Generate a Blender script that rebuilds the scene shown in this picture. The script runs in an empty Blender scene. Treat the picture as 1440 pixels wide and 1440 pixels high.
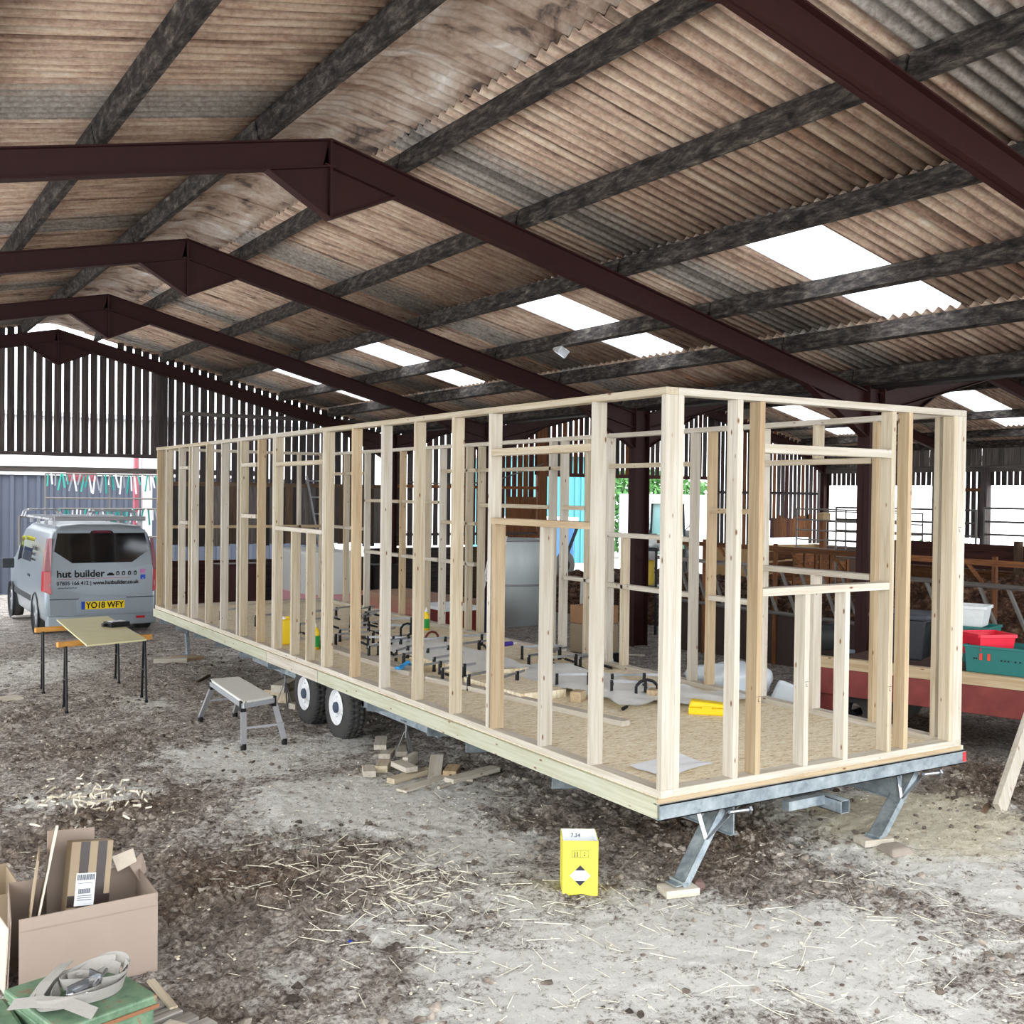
import bpy, math, random
import numpy as np
from mathutils import Vector, Matrix, Euler
from mathutils import noise as mnoise
random.seed(7); RNG = np.random.default_rng(7)
SC = bpy.context.scene
COL = SC.collection
# ------------------------------------------------------------------ camera
YAW, PITCH, ROLL = 0.5574652, -0.01621616, 0.01178343
cam_d = bpy.data.cameras.new('camera'); cam = bpy.data.objects.new('camera', cam_d); COL.objects.link(cam)
cam_d.sensor_width = 36; cam_d.lens = 36 * 1532.0065 / 1440; cam_d.clip_start = 0.05; cam_d.clip_end = 500
_f = Vector((math.sin(YAW) * math.cos(PITCH), math.cos(YAW) * math.cos(PITCH), math.sin(PITCH)))
_r = Vector((math.cos(YAW), -math.sin(YAW), 0)); _u = _r.cross(_f)
_r2 = _r * math.cos(ROLL) + _u * math.sin(ROLL); _u2 = -_r * math.sin(ROLL) + _u * math.cos(ROLL)
M = Matrix(((_r2.x, _u2.x, -_f.x), (_r2.y, _u2.y, -_f.y), (_r2.z, _u2.z, -_f.z))).to_4x4()
M.translation = Vector((-4.18418, -4.99909, 1.92358)); cam.matrix_world = M
SC.camera = cam
# ------------------------------------------------------------------ sky, exposure
W = bpy.data.worlds.new('overcast_sky'); SC.world = W; W.use_nodes = True
bg = W.node_tree.nodes['Background']; bg.inputs[0].default_value = (0.93, 0.97, 1.0, 1); bg.inputs[1].default_value = 2.1
SC.view_settings.view_transform = 'Standard'; SC.view_settings.look = 'None'
SC.view_settings.exposure = 1.25; SC.view_settings.gamma = 1; SC.view_settings.use_curve_mapping = False
sun_d = bpy.data.lights.new('sun', 'SUN'); sun = bpy.data.objects.new('sun', sun_d); COL.objects.link(sun)
sun_d.energy = 0.8; sun_d.angle = math.radians(40); sun_d.color = (1, 0.97, 0.92)
sun.rotation_euler = Vector((0.62, 0.55, -0.62)).to_track_quat('-Z', 'Y').to_euler()
try:
    SC.cycles.use_denoising = True; SC.cycles.max_bounces = 10; SC.cycles.diffuse_bounces = 6
    SC.cycles.sample_clamp_indirect = 8
except Exception: pass

# ------------------------------------------------------------------ material helpers
class NT:
    def __init__(s, name):
        s.m = bpy.data.materials.new(name); s.m.use_nodes = True; s.t = s.m.node_tree; s.N = s.t.nodes; s.L = s.t.links
        s.b = s.N['Principled BSDF']; s.b.inputs['Specular IOR Level'].default_value = 0.25
    def n(s, typ, ins=None, **kw):
        nd = s.N.new(typ)
        for k, v in kw.items(): setattr(nd, k, v)
        for k, v in (ins or {}).items(): s.put(nd.inputs[k], v)
        return nd
    def put(s, sock, v):
        if hasattr(v, 'is_linked') or hasattr(v, 'links'): s.L.new(v, sock)
        elif isinstance(v, (tuple, list)):
            try: sock.default_value = v if len(v) != 3 or sock.type != 'RGBA' else (*v, 1)
            except Exception: sock.default_value = v[:3]
        else: sock.default_value = v
    def coord(s, kind='Object', scale=(1, 1, 1), rnd=0.0):
        o = s.n('ShaderNodeTexCoord').outputs[kind]
        if rnd:
            oi = s.n('ShaderNodeObjectInfo').outputs['Random']
            mu = s.n('ShaderNodeMath', {0: oi, 1: rnd}, operation='MULTIPLY').outputs[0]
            cb = s.n('ShaderNodeCombineXYZ', {0: mu, 1: mu, 2: mu}).outputs[0]
            o = s.n('ShaderNodeVectorMath', {0: o, 1: cb}, operation='ADD').outputs[0]
        return s.n('ShaderNodeMapping', {'Vector': o, 'Scale': scale}).outputs[0]
    def noise(s, vec, scale=5, detail=4, rough=0.55, dist=0):
        return s.n('ShaderNodeTexNoise', {'Vector': vec, 'Scale': scale, 'Detail': detail, 'Roughness': rough, 'Distortion': dist}).outputs['Fac']
    def ramp(s, fac, stops, interp='LINEAR'):
        r = s.n('ShaderNodeValToRGB', {'Fac': fac}); e = r.color_ramp.elements; r.color_ramp.interpolation = interp
        while len(e) < len(stops): e.new(0.5)
        for i, (p, c) in enumerate(stops):
            e[i].position = p; e[i].color = (c, c, c, 1) if isinstance(c, (int, float)) else (*c, 1)
        return r.outputs[0]
    def mix(s, fac, a, b, mode='MIX'):
        nd = s.n('ShaderNodeMix', data_type='RGBA', blend_type=mode)
        s.put(nd.inputs[0], fac); s.put(nd.inputs[6], a if not isinstance(a, tuple) else (*a, 1)); s.put(nd.inputs[7], b if not isinstance(b, tuple) else (*b, 1))
        return nd.outputs[2]
    def bump(s, h, strength=0.3, dist=0.01):
        s.L.new(s.n('ShaderNodeBump', {'Height': h, 'Strength': strength, 'Distance': dist}).outputs[0], s.b.inputs['Normal'])
    def fin(s, col, rough=0.8, metal=0.0):
        s.put(s.b.inputs['Base Color'], col if not isinstance(col, tuple) else (*col, 1)); s.put(s.b.inputs['Roughness'], rough); s.put(s.b.inputs['Metallic'], metal)
        return s.m
def lin(r, g, b):
    f = lambda c: ((c / 255 + 0.055) / 1.055) ** 2.4 if c > 10 else c / 255 / 12.92
    return (f(r), f(g), f(b))
def plain(name, rgb, rough=0.6, metal=0.0, var=0.12, scale=30, bump=0.0, spec=0.25):
    n = NT(name); c = lin(*rgb); v = n.coord('Object')
    f = n.noise(v, scale, 3)
    col = n.mix(f, tuple(x * (1 - var) for x in c), tuple(min(1, x * (1 + var)) for x in c))
    if bump: n.bump(f, bump, 0.004)
    n.b.inputs['Specular IOR Level'].default_value = spec
    return n.fin(col, rough, metal)
def wood(name, c1, c2, axis='Z', knots=True, rough=0.75, var=0.18, band=1.0):
    n = NT(name); ln = 1.6; ac = 34 * band
    sc = {'X': (ln, ac, ac), 'Y': (ac, ln, ac), 'Z': (ac, ac, ln)}[axis]
    v = n.coord('Object', sc, 7.0)
    g = n.noise(v, 1.0, 5, 0.6, 0.6)
    col = n.ramp(g, [(0.3, lin(*c2)), (0.62, lin(*c1))])
    oi = n.n('ShaderNodeObjectInfo').outputs['Random']
    t = n.ramp(oi, [(0, 1.0), (0.5, 1 - var * 0.5), (1, 1 - var)])
    col = n.mix(1.0, col, t, 'MULTIPLY')
    if knots:
        ks = {'X': (5, 13, 13), 'Y': (13, 5, 13), 'Z': (13, 13, 5)}[axis]
        vk = n.coord('Object', ks, 5.0)
        vo = n.n('ShaderNodeTexVoronoi', {'Vector': vk, 'Scale': 1.0}).outputs['Distance']
        k = n.ramp(vo, [(0.06, 1.0), (0.12, 0.0)])
        col = n.mix(k, col, lin(118, 82, 52))
    n.bump(g, 0.12, 0.003)
    return n.fin(col, rough)

# ------------------------------------------------------------------ mesh helpers
class MB:
    def __init__(s): s.v = []; s.f = []; s.smooth = False
    def add(s, vs, fs):
        o = len(s.v); s.v += [tuple(v) for v in vs]; s.f += [tuple(i + o for i in f) for f in fs]; return s
    def hexa(s, p):  # 8 corners: bottom 0-3 ccw, top 4-7
        return s.add(p, [(3, 2, 1, 0), (4, 5, 6, 7), (0, 1, 5, 4), (1, 2, 6, 5), (2, 3, 7, 6), (3, 0, 4, 7)])
    def box(s, a, b):
        (x0, y0, z0), (x1, y1, z1) = a, b
        x0, x1 = min(x0, x1), max(x0, x1); y0, y1 = min(y0, y1), max(y0, y1); z0, z1 = min(z0, z1), max(z0, z1)
        return s.hexa([(x0, y0, z0), (x1, y0, z0), (x1, y1, z0), (x0, y1, z0), (x0, y0, z1), (x1, y0, z1), (x1, y1, z1), (x0, y1, z1)])
    def obox(s, c, size, rot=(0, 0, 0)):
        R = rot.to_matrix() if isinstance(rot, Euler) else (rot if isinstance(rot, Matrix) else Euler(rot).to_matrix())
        c = Vector(c); h = [d / 2 for d in size]
        return s.hexa([c + R @ Vector((x * h[0], y * h[1], z * h[2])) for z in (-1, 1) for x, y in ((-1, -1), (1, -1), (1, 1), (-1, 1))])
    def bar(s, a, b, w, h, up=(0, 0, 1)):  # box from a to b, w sideways, h along up
        a, b = Vector(a), Vector(b); d = (b - a).normalized(); u = Vector(up)
        if abs(d.dot(u)) > 0.98: u = Vector((0, 1, 0))
        sd = d.cross(u).normalized(); u = sd.cross(d).normalized(); q = []
        for p in (a, b):
            q += [p - sd * w / 2 - u * h / 2, p + sd * w / 2 - u * h / 2, p + sd * w / 2 + u * h / 2, p - sd * w / 2 + u * h / 2]
        return s.add(q, [(0, 1, 2, 3), (7, 6, 5, 4), (0, 4, 5, 1), (1, 5, 6, 2), (2, 6, 7, 3), (3, 7, 4, 0)])
    def cyl(s, a, b, r, r2=None, n=12, cap=True):
        a, b = Vector(a), Vector(b); d = (b - a).normalized(); r2 = r if r2 is None else r2
        u = Vector((0, 0, 1)) if abs(d.z) < 0.9 else Vector((1, 0, 0)); sd = d.cross(u).normalized(); u = sd.cross(d)
        vs = []
        for p, rr in ((a, r), (b, r2)):
            vs += [p + (sd * math.cos(t) + u * math.sin(t)) * rr for t in [2 * math.pi * i / n for i in range(n)]]
        fs = [(i, (i + 1) % n, n + (i + 1) % n, n + i) for i in range(n)]
        if cap: fs += [tuple(range(n - 1, -1, -1)), tuple(range(n, 2 * n))]
        return s.add(vs, fs)
    def tube(s, pts, r, n=8):
        for a, b in zip(pts[:-1], pts[1:]): s.cyl(a, b, r, n=n)
        return s
    def lathe(s, prof, c=(0, 0, 0), n=24, axis='Z'):
        vs = []
        for r, z in prof:
            for i in range(n):
                t = 2 * math.pi * i / n; x, y = r * math.cos(t), r * math.sin(t)
                vs.append({'Z': (c[0] + x, c[1] + y, c[2] + z), 'X': (c[0] + z, c[1] + x, c[2] + y), 'Y': (c[0] + x, c[1] + z, c[2] + y)}[axis])
        fs = [(k * n + i, k * n + (i + 1) % n, (k + 1) * n + (i + 1) % n, (k + 1) * n + i) for k in range(len(prof) - 1) for i in range(n)]
        return s.add(vs, fs)
    def prism(s, poly, h0, h1, axis='Z'):  # poly 2-D; extruded along axis
        n = len(poly); mk = {'Z': lambda p, h: (p[0], p[1], h), 'Y': lambda p, h: (p[0], h, p[1]), 'X': lambda p, h: (h, p[0], p[1])}[axis]
        vs = [mk(p, h0) for p in poly] + [mk(p, h1) for p in poly]
        return s.add(vs, [tuple(range(n - 1, -1, -1)), tuple(range(n, 2 * n))] + [(i, (i + 1) % n, n + (i + 1) % n, n + i) for i in range(n)])
    def ribbon(s, pts, nrm, w, t=0.004):  # flat strip through points, nrm = list of width directions
        vs = []; n = len(pts)
        for i, p in enumerate(pts):
            p = Vector(p); wd = Vector(nrm[i]).normalized() * w / 2
            d = (Vector(pts[min(i + 1, n - 1)]) - Vector(pts[max(i - 1, 0)])).normalized(); o = d.cross(wd).normalized() * t / 2
            vs += [p - wd - o, p + wd - o, p + wd + o, p - wd + o]
        fs = [(0, 1, 2, 3), (4 * n - 1, 4 * n - 2, 4 * n - 3, 4 * n - 4)]
        for i in range(n - 1):
            for k in range(4): fs.append((4 * i + k, 4 * i + 4 + k, 4 * i + 4 + (k + 1) % 4, 4 * i + (k + 1) % 4))
        return s.add(vs, fs)
    def mesh(s, name, mat=None, smooth=False):
        me = bpy.data.meshes.new(name); me.from_pydata(s.v, [], s.f); me.update()
        if mat: me.materials.append(mat)
        if smooth or s.smooth: me.polygons.foreach_set('use_smooth', [True] * len(me.polygons))
        import bmesh
        bm = bmesh.new(); bm.from_mesh(me); bmesh.ops.recalc_face_normals(bm, faces=bm.faces); bm.to_mesh(me); bm.free()
        return me
def put(name, me, parent=None, loc=None, rot=None, bevel=0, **props):
    o = bpy.data.objects.new(name, me); COL.objects.link(o)
    if parent: o.parent = parent
    if loc is not None: o.location = loc
    if rot is not None: o.rotation_euler = rot
    if bevel:
        m = o.modifiers.new('bevel', 'BEVEL'); m.width = bevel; m.segments = 2; m.limit_method = 'ANGLE'
    for k, v in props.items(): o[k] = v
    return o
def obj(name, mb, mat, parent=None, smooth=False, bevel=0, loc=None, rot=None, **props):
    return put(name, mb.mesh(name, mat, smooth), parent, loc, rot, bevel, **props)
def thing(name, label, cat, loc=(0, 0, 0), rotz=0, group=None):
    o = put(name, None, loc=loc, rot=(0, 0, rotz)); o['label'] = label; o['category'] = cat
    if group: o['group'] = group
    return o
def struct(name, mb=None, mat=None, **kw):
    if mb is None: return put(name, None, kind='structure')
    return obj(name, mb, mat, kind='structure', **kw)
def tag(o, label, cat, group=None):
    o['label'] = label; o['category'] = cat
    if group: o['group'] = group
    return o
def copy_tree(o, parent=None, loc=None, rotz=None):
    c = o.copy(); COL.objects.link(c); c.parent = parent
    if loc is not None: c.location = loc
    if rotz is not None: c.rotation_euler = (0, 0, rotz)
    for ch in [x for x in COL.objects if x.parent == o]: copy_tree(ch, c)
    return c
def text(name, body, mat, parent, loc, size, rot=(math.pi / 2, 0, 0), align='LEFT', ext=0.001, off=0.0, sx=1.0, **props):
    cu = bpy.data.curves.new(name, 'FONT'); cu.body = body; cu.size = size; cu.extrude = ext; cu.offset = off; cu.align_x = align
    cu.materials.append(mat); t = bpy.data.objects.new(name, cu); COL.objects.link(t)
    me = bpy.data.meshes.new_from_object(t); bpy.data.objects.remove(t)
    o = put(name, me, parent, loc, rot, **props); o.scale = (sx, 1, 1); return o
def gz(Y): return -0.45 - 0.018 * max(Y, 0)

# ------------------------------------------------------------------ shared materials
PAL = {}
for ax in 'XYZ':
    PAL['pale' + ax] = wood('pale_pine_' + ax, (208, 201, 189), (184, 172, 152), ax)
    PAL['pine' + ax] = wood('pine_' + ax, (202, 190, 168), (176, 159, 131), ax)
    PAL['tan' + ax] = wood('tan_pine_' + ax, (196, 176, 145), (172, 146, 112), ax)
    PAL['treated' + ax] = wood('treated_pine_' + ax, (204, 204, 184), (180, 178, 150), ax)
    PAL['old' + ax] = wood('old_timber_' + ax, (120, 98, 78), (78, 60, 48), ax, knots=False, var=0.5)
    PAL['rust' + ax] = wood('rusty_timber_' + ax, (150, 98, 58), (88, 52, 34), ax, knots=False, var=0.5)
    PAL['dark' + ax] = wood('dark_board_' + ax, (96, 86, 84), (50, 44, 46), ax, knots=False, var=0.55)
    PAL['red' + ax] = wood('reddish_board_' + ax, (104, 62, 54), (58, 32, 32), ax, knots=False, var=0.5)
    PAL['grey' + ax] = wood('grey_board_' + ax, (134, 126, 120), (84, 76, 74), ax, knots=False, var=0.4)
M_oxide = plain('red_oxide_steel', (50, 23, 22), 0.6, var=0.25, scale=9)
M_galv = NT('galvanised_steel'); _v = M_galv.coord('Object'); _n = M_galv.n('ShaderNodeTexVoronoi', {'Vector': _v, 'Scale': 38.0}).outputs['Color']
_c = M_galv.mix(0.25, M_galv.ramp(M_galv.noise(_v, 9, 3), [(0.3, lin(132, 144, 152)), (0.7, lin(180, 190, 196))]), M_galv.n('ShaderNodeRGBToBW', {0: _n}).outputs[0], 'SOFT_LIGHT')
M_galv = M_galv.fin(_c, 0.42, 0.55)
M_black = plain('black_plastic', (24, 24, 26), 0.45)
M_blackmetal = plain('black_metal', (30, 30, 33), 0.4, 0.3)
M_steel = plain('bright_steel', (170, 172, 176), 0.3, 0.9)
M_white = plain('white_paint', (235, 236, 238), 0.5, var=0.03)
M_rubber = plain('tyre_rubber', (70, 69, 68), 0.85, var=0.3, scale=60)
M_alu = plain('aluminium', (190, 192, 198), 0.38, 0.6)
def osb():
    n = NT('osb_board'); v = n.coord('Object', (1, 1, 1), 3.0)
    a = n.noise(n.coord('Object', (5, 16, 1), 3.0), 3.0, 4, 0.6, 1.5)
    vo = n.n('ShaderNodeTexVoronoi', {'Vector': n.coord('Object', (14, 46, 10)), 'Scale': 1.0}).outputs['Color']
    c = n.ramp(a, [(0.32, lin(184, 160, 124)), (0.44, lin(226, 210, 178)), (0.56, lin(244, 234, 210))])
    c = n.mix(0.45, c, n.n('ShaderNodeRGBToBW', {0: vo}).outputs[0], 'SOFT_LIGHT'); n.bump(a, 0.2, 0.003); return n.fin(c, 0.75)
M_osb = osb()

# ------------------------------------------------------------------ barn dimensions
RX, RZ, SR, SL = -0.21, 5.25, 0.255, 0.205
Y0, BAY = 4.714, 4.877
FR = lambda k: Y0 + BAY * k
VX, WX, RX2 = 7.45, 22.8, 15.13
YF, YG = -5.35, 19.62
def ztop(X):   # top of rafters
    if X < RX: return RZ - SL * (RX - X)
    if X <= VX: return RZ - SR * (X - RX)
    return RZ - SR * abs(X - RX2) - 0.0
ROOF_H = 0.2
# ------------------------------------------------------------------ ground (floor)
def vnoise(x, y, seed=0):
    r = np.random.default_rng(seed); T = r.random((256, 256))
    xi = np.floor(x).astype(int); yi = np.floor(y).astype(int); fx = x - xi; fy = y - yi
    fx = fx * fx * (3 - 2 * fx); fy = fy * fy * (3 - 2 * fy)
    g = lambda a, b: T[a % 256, b % 256]
    return (g(xi, yi) * (1 - fx) + g(xi + 1, yi) * fx) * (1 - fy) + (g(xi, yi + 1) * (1 - fx) + g(xi + 1, yi + 1) * fx) * fy
def fbm(x, y, sc, oct=4, seed=0, gain=0.5):
    s = np.zeros_like(x); a = 1; t = 0
    for o in range(oct):
        s += a * vnoise(x * sc + 17 * o, y * sc - 31 * o, seed + o); t += a; a *= gain; sc *= 2.03
    return s / t
PALE = [(-2.54, 10.04, 0.73, 0.64, 0.9), (-1.08, 8.46, 0.84, 0.94, 1.0), (-0.32, 7.54, 0.6, 0.66, 0.7), (-0.64, 10.2, 0.53, 0.6, 0.3), (-6.73, 15.65, 0.92, 1.79, 0.5), (-3.46, 8.43, 0.39, 0.33, 0.7), (-3.29, 8.87, 0.35, 0.27, 0.5), (-4.15, 17.25, 0.68, 1.29, 0.4), (-1.83, 10.5, 0.41, 0.64, 0.5), (0.7, 5.71, 0.99, 0.65, 1.0), (1.81, 5.65, 0.75, 0.54, 0.9), (2.91, 7.57, 0.76, 0.99, 0.95), (2.59, 8.48, 0.5, 0.52, 0.9), (3.03, 6.73, 0.37, 0.38, 0.8), (0.13, 5.13, 0.53, 0.36, 0.8), (-0.34, 5.6, 0.26, 0.36, 0.6), (-0.06, 6.42, 0.39, 0.42, 0.5), (2.11, 5.03, 0.4, 0.21, 0.6), (-4.49, 12.79, 0.5, 0.66, 0.4), (-1.07, 5.25, 0.14, 0.16, 0.4)]
MUD = [(-2.98, 8.04, 0.9, 1.14, 0.8), (-1.77, 6.53, 0.55, 1.14, 0.9), (-1.42, 7.37, 0.72, 0.79, 0.9), (-1.28, 5.09, 0.41, 0.45, 0.7), (-0.93, 6.08, 0.48, 0.65, 0.6), (-0.51, 5.11, 0.27, 0.29, 0.6), (-4.09, 10.47, 0.95, 0.79, 0.6), (-5.27, 11.9, 0.47, 1.03, 0.5), (-0.32, 5.35, 0.21, 0.32, 0.3), (1.45, 7.72, 1.01, 1.24, 0.9), (0.45, 8.07, 0.74, 0.95, 0.6), (2.51, 5.59, 0.22, 0.31, 0.7), (4.11, 9.17, 0.54, 1.49, 0.9), (4.44, 11.62, 0.92, 1.18, 0.9), (-0.1, 9.64, 0.57, 1.08, 0.5), (1.86, 6.83, 0.27, 0.33, 0.5), (-3.24, 7.21, 0.28, 0.45, 0.7)]
cy_, sy_ = math.cos(YAW), math.sin(YAW)
def masks(X, Y):
    u = (X + 4.184) * cy_ - (Y + 4.999) * sy_; v = (X + 4.184) * sy_ + (Y + 4.999) * cy_
    wu = u + (fbm(X, Y, 1.7, 3, 50) - .5) * 0.9; wv = v + (fbm(X, Y, 1.7, 3, 60) - .5) * 0.9
    p = np.zeros_like(X); m = np.zeros_like(X)
    for (a, b, ra, rb, w) in PALE: p = np.maximum(p, 1.2 * w * np.exp(-(((wu - a) / ra) ** 2 + ((wv - b) / rb) ** 2) * 0.9))
    for (a, b, ra, rb, w) in MUD: m = np.maximum(m, w * np.exp(-(((wu - a) / ra) ** 2 + ((wv - b) / rb) ** 2) * 0.9))
    return p, m
MAR = []
def ground_z(X, Y, m=None, p=None):
    if m is None: p, m = masks(X, Y)
    z = -0.45 - 0.018 * np.maximum(Y, 0)
    z = z + (fbm(X, Y, 0.9, 3, 3) - 0.5) * 0.05
    lump = fbm(X, Y, 7.0, 4, 9, 0.6) - 0.5; fine = fbm(X, Y, 24.0, 3, 19, 0.6) - 0.5
    mm = m * (1 - .6 * p); rdg = 1 - np.abs(fbm(X, Y, 11.0, 3, 41, 0.6) * 2 - 1); z = z + lump * (0.035 + 0.13 * mm - 0.015 * p) + fine * (0.024 + 0.05 * mm) + (rdg - .7) * .05 * mm
    return z
def gpt(x, y): return float(ground_z(np.array([float(x)]), np.array([float(y)]))[0])
def ground_mat():
    n = NT('barn_dirt'); at = n.n('ShaderNodeVertexColor', layer_name='mask').outputs['Color']
    sp = n.n('ShaderNodeSeparateColor', {0: at}); v = n.coord('Object')
    f1 = n.noise(v, 6, 9, 0.78, 0.5); f2 = n.noise(v, 30, 8, 0.82, 0.3); f3 = n.noise(v, 90, 4, 0.7)
    fs = n.n('ShaderNodeMath', {0: f2, 1: n.n('ShaderNodeMath', {0: n.n('ShaderNodeMath', {0: f1, 1: 0.5}, operation='SUBTRACT').outputs[0], 1: 0.5}, operation='MULTIPLY').outputs[0]}, operation='ADD').outputs[0]
    base = n.ramp(fs, [(0.34, lin(66, 56, 52)), (0.44, lin(138, 126, 119)), (0.52, lin(192, 183, 175)), (0.60, lin(240, 236, 229))])
    mud = n.ramp(fs, [(0.34, lin(44, 34, 29)), (0.46, lin(104, 86, 74)), (0.55, lin(156, 136, 118)), (0.65, lin(222, 210, 194))])
    pal = n.ramp(fs, [(0.34, lin(112, 103, 95)), (0.41, lin(214, 208, 198)), (0.46, lin(252, 250, 244))])
    cr = n.ramp(fs, [(0.32, lin(150, 134, 108)), (0.42, lin(228, 216, 186)), (0.52, lin(248, 240, 218))])
    ad = lambda a, b, k: n.n('ShaderNodeMath', {0: a, 1: n.n('ShaderNodeMath', {0: n.n('ShaderNodeMath', {0: b, 1: 0.5}, operation='SUBTRACT').outputs[0], 1: k}, operation='MULTIPLY').outputs[0]}, operation='ADD').outputs[0]
    c = n.mix(n.ramp(ad(ad(sp.outputs[1], f1, 1.8), f2, 1.2), [(0.3, 0), (0.85, 1)]), base, mud)
    pf = n.ramp(ad(ad(sp.outputs[0], f1, 1.6), f2, 1.4), [(0.15, 0), (0.6, 1)])
    c = n.mix(pf, c, pal); c = n.mix(sp.outputs[2], c, cr)
    hb = n.mix(0.6, f1, f2); n.bump(hb, 1.0, 0.06); n.b.inputs['Specular IOR Level'].default_value = 0.1
    return n.fin(c, 0.95)
M_ground = ground_mat()
def grid(name, x0, x1, y0, y1, step, hole=None):
    nx = int((x1 - x0) / step) + 1; ny = int((y1 - y0) / step) + 1
    X, Y = np.meshgrid(np.linspace(x0, x1, nx), np.linspace(y0, y1, ny)); p, m = masks(X, Y); Z = ground_z(X, Y, m, p)
    if hole is not None: Z = Z - 0.05 * ((X > hole[0] + .2) & (X < hole[1] - .2) & (Y > hole[2] + .2) & (Y < hole[3] - .2))
    me = bpy.data.meshes.new(name); me.vertices.add(nx * ny); me.vertices.foreach_set('co', np.stack([X, Y, Z], -1).astype(np.float32).ravel())
    i = np.arange(nx * ny).reshape(ny, nx); q = np.stack([i[:-1, :-1], i[:-1, 1:], i[1:, 1:], i[1:, :-1]], -1).reshape(-1, 4)
    if hole is not None:
        cx = (X[:-1, :-1] + X[1:, 1:]).ravel() / 2; cyy = (Y[:-1, :-1] + Y[1:, 1:]).ravel() / 2
        q = q[~((cx > hole[0] + step) & (cx < hole[1] - step) & (cyy > hole[2] + step) & (cyy < hole[3] - step))]
    nq = len(q); me.loops.add(nq * 4); me.loops.foreach_set('vertex_index', q.astype(np.int32).ravel())
    me.polygons.add(nq); me.polygons.foreach_set('loop_start', np.arange(0, nq * 4, 4, dtype=np.int32)); me.polygons.foreach_set('loop_total', np.full(nq, 4, dtype=np.int32))
    me.polygons.foreach_set('use_smooth', np.ones(nq, dtype=bool)); me.update()
    u = (X + 4.184) * cy_ - (Y + 4.999) * sy_; vv = (X + 4.184) * sy_ + (Y + 4.999) * cy_
    cream = np.clip(3.0 * np.exp(-(((u - 3.0) / 0.75) ** 2 + ((vv - 8.05) / 0.8) ** 2) * 1.0) - 0.45 + (fbm(X, Y, 5, 4, 77) - .5) * 1.3, 0, 1)
    ca = me.color_attributes.new('mask', 'FLOAT_COLOR', 'POINT')
    ca.data.foreach_set('color', np.stack([p, m, cream, np.ones_like(p)], -1).astype(np.float32).ravel())
    me.materials.append(M_ground); return me
fl = put('floor', grid('floor', -4.6, 5.0, -4.0, 15.0, 0.026), kind='structure')
put('floor_outskirts', grid('floor_outskirts', -9, 40, -12, 60, 0.25, (-4.6, 5.0, -4.0, 15.0)), kind='structure')

# ------------------------------------------------------------------ roof
def sheet_mat():
    n = NT('fibre_cement_sheet'); v = n.coord('Object')
    st = n.noise(n.coord('Object', (0.7, 9, 3)), 1.6, 7, 0.7, 0.3); f = n.noise(v, 22, 6, 0.7); big = n.noise(v, 0.8, 4, 0.6)
    c = n.ramp(st, [(0.3, lin(128, 106, 95)), (0.45, lin(186, 158, 140)), (0.58, lin(206, 183, 161)), (0.72, lin(222, 212, 196))])
    c = n.mix(0.6, c, n.ramp(f, [(0.35, 0.2), (0.62, 0.72)]), 'SOFT_LIGHT')
    # grey weathered band beside each frame and mould streaks towards the far gable
    sep = n.n('ShaderNodeSeparateXYZ', {0: v})
    yy = n.n('ShaderNodeMath', {0: n.n('ShaderNodeMath', {0: n.n('ShaderNodeMath', {0: sep.outputs[1], 1: Y0}, operation='SUBTRACT').outputs[0], 1: 1 / BAY}, operation='MULTIPLY').outputs[0]}, operation='FRACT').outputs[0]
    yn = n.n('ShaderNodeMath', {0: yy, 1: n.n('ShaderNodeMath', {0: st, 1: 0.2}, operation='MULTIPLY').outputs[0]}, operation='ADD').outputs[0]
    g = n.ramp(yn, [(0.88, 0.0), (0.97, 0.85)])
    c = n.mix(g, c, n.ramp(f, [(0.3, lin(104, 101, 98)), (0.65, lin(168, 164, 158))]))
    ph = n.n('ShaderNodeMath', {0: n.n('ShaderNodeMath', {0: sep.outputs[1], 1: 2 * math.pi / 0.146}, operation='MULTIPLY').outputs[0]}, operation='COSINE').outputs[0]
    c = n.mix(1.0, c, n.ramp(n.n('ShaderNodeMath', {0: n.n('ShaderNodeMath', {0: ph, 1: 0.5}, operation='MULTIPLY').outputs[0], 1: 0.5}, operation='ADD').outputs[0], [(0.0, 1.0), (0.5, .86), (1.0, .48)]), 'MULTIPLY')  # rib shading painted into the colour: hollows darkened, low ribs kept bright
    ms = n.noise(n.coord('Object', (1.5, 24, 5)), 1.5, 6, 0.75)
    far = n.ramp(n.n('ShaderNodeMath', {0: sep.outputs[1], 1: 0.045}, operation='MULTIPLY').outputs[0], [(0.12, 0.0), (0.55, 1.0)])
    mk = n.mix(1.0, n.ramp(ms, [(0.36, 1.0), (0.45, 0.0)]), far, 'MULTIPLY')
    c = n.mix(mk, c, lin(40, 34, 32)); n.bump(f, 0.4, 0.006)
    return n.fin(c, 0.9)
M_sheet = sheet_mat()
n = NT('ridge_piece_cement'); v = n.coord('Object'); a = n.noise(v, 2.2, 6, 0.65, 0.6); b = n.noise(v, 26, 5, 0.7)
c = n.ramp(a, [(0.34, lin(96, 84, 80)), (0.45, lin(172, 150, 134)), (0.58, lin(196, 182, 170)), (0.7, lin(226, 222, 220))])
M_ridge = n.fin(n.mix(0.5, c, n.ramp(b, [(0.3, 0.25), (0.7, 0.75)]), 'SOFT_LIGHT'), 0.9)
n = NT('translucent_rooflight'); tr = n.n('ShaderNodeBsdfTranslucent', {0: (0.97, 0.98, 1, 1)}); tp = n.n('ShaderNodeBsdfTransparent', {0: (0.95, 0.97, 1, 1)})
mx = n.n('ShaderNodeMixShader', {0: 0.55, 1: tr.outputs[0], 2: tp.outputs[0]}); n.L.new(mx.outputs[0], n.N['Material Output'].inputs[0]); M_sky = n.m
PITCHC, AMP = 0.146, 0.027
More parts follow.
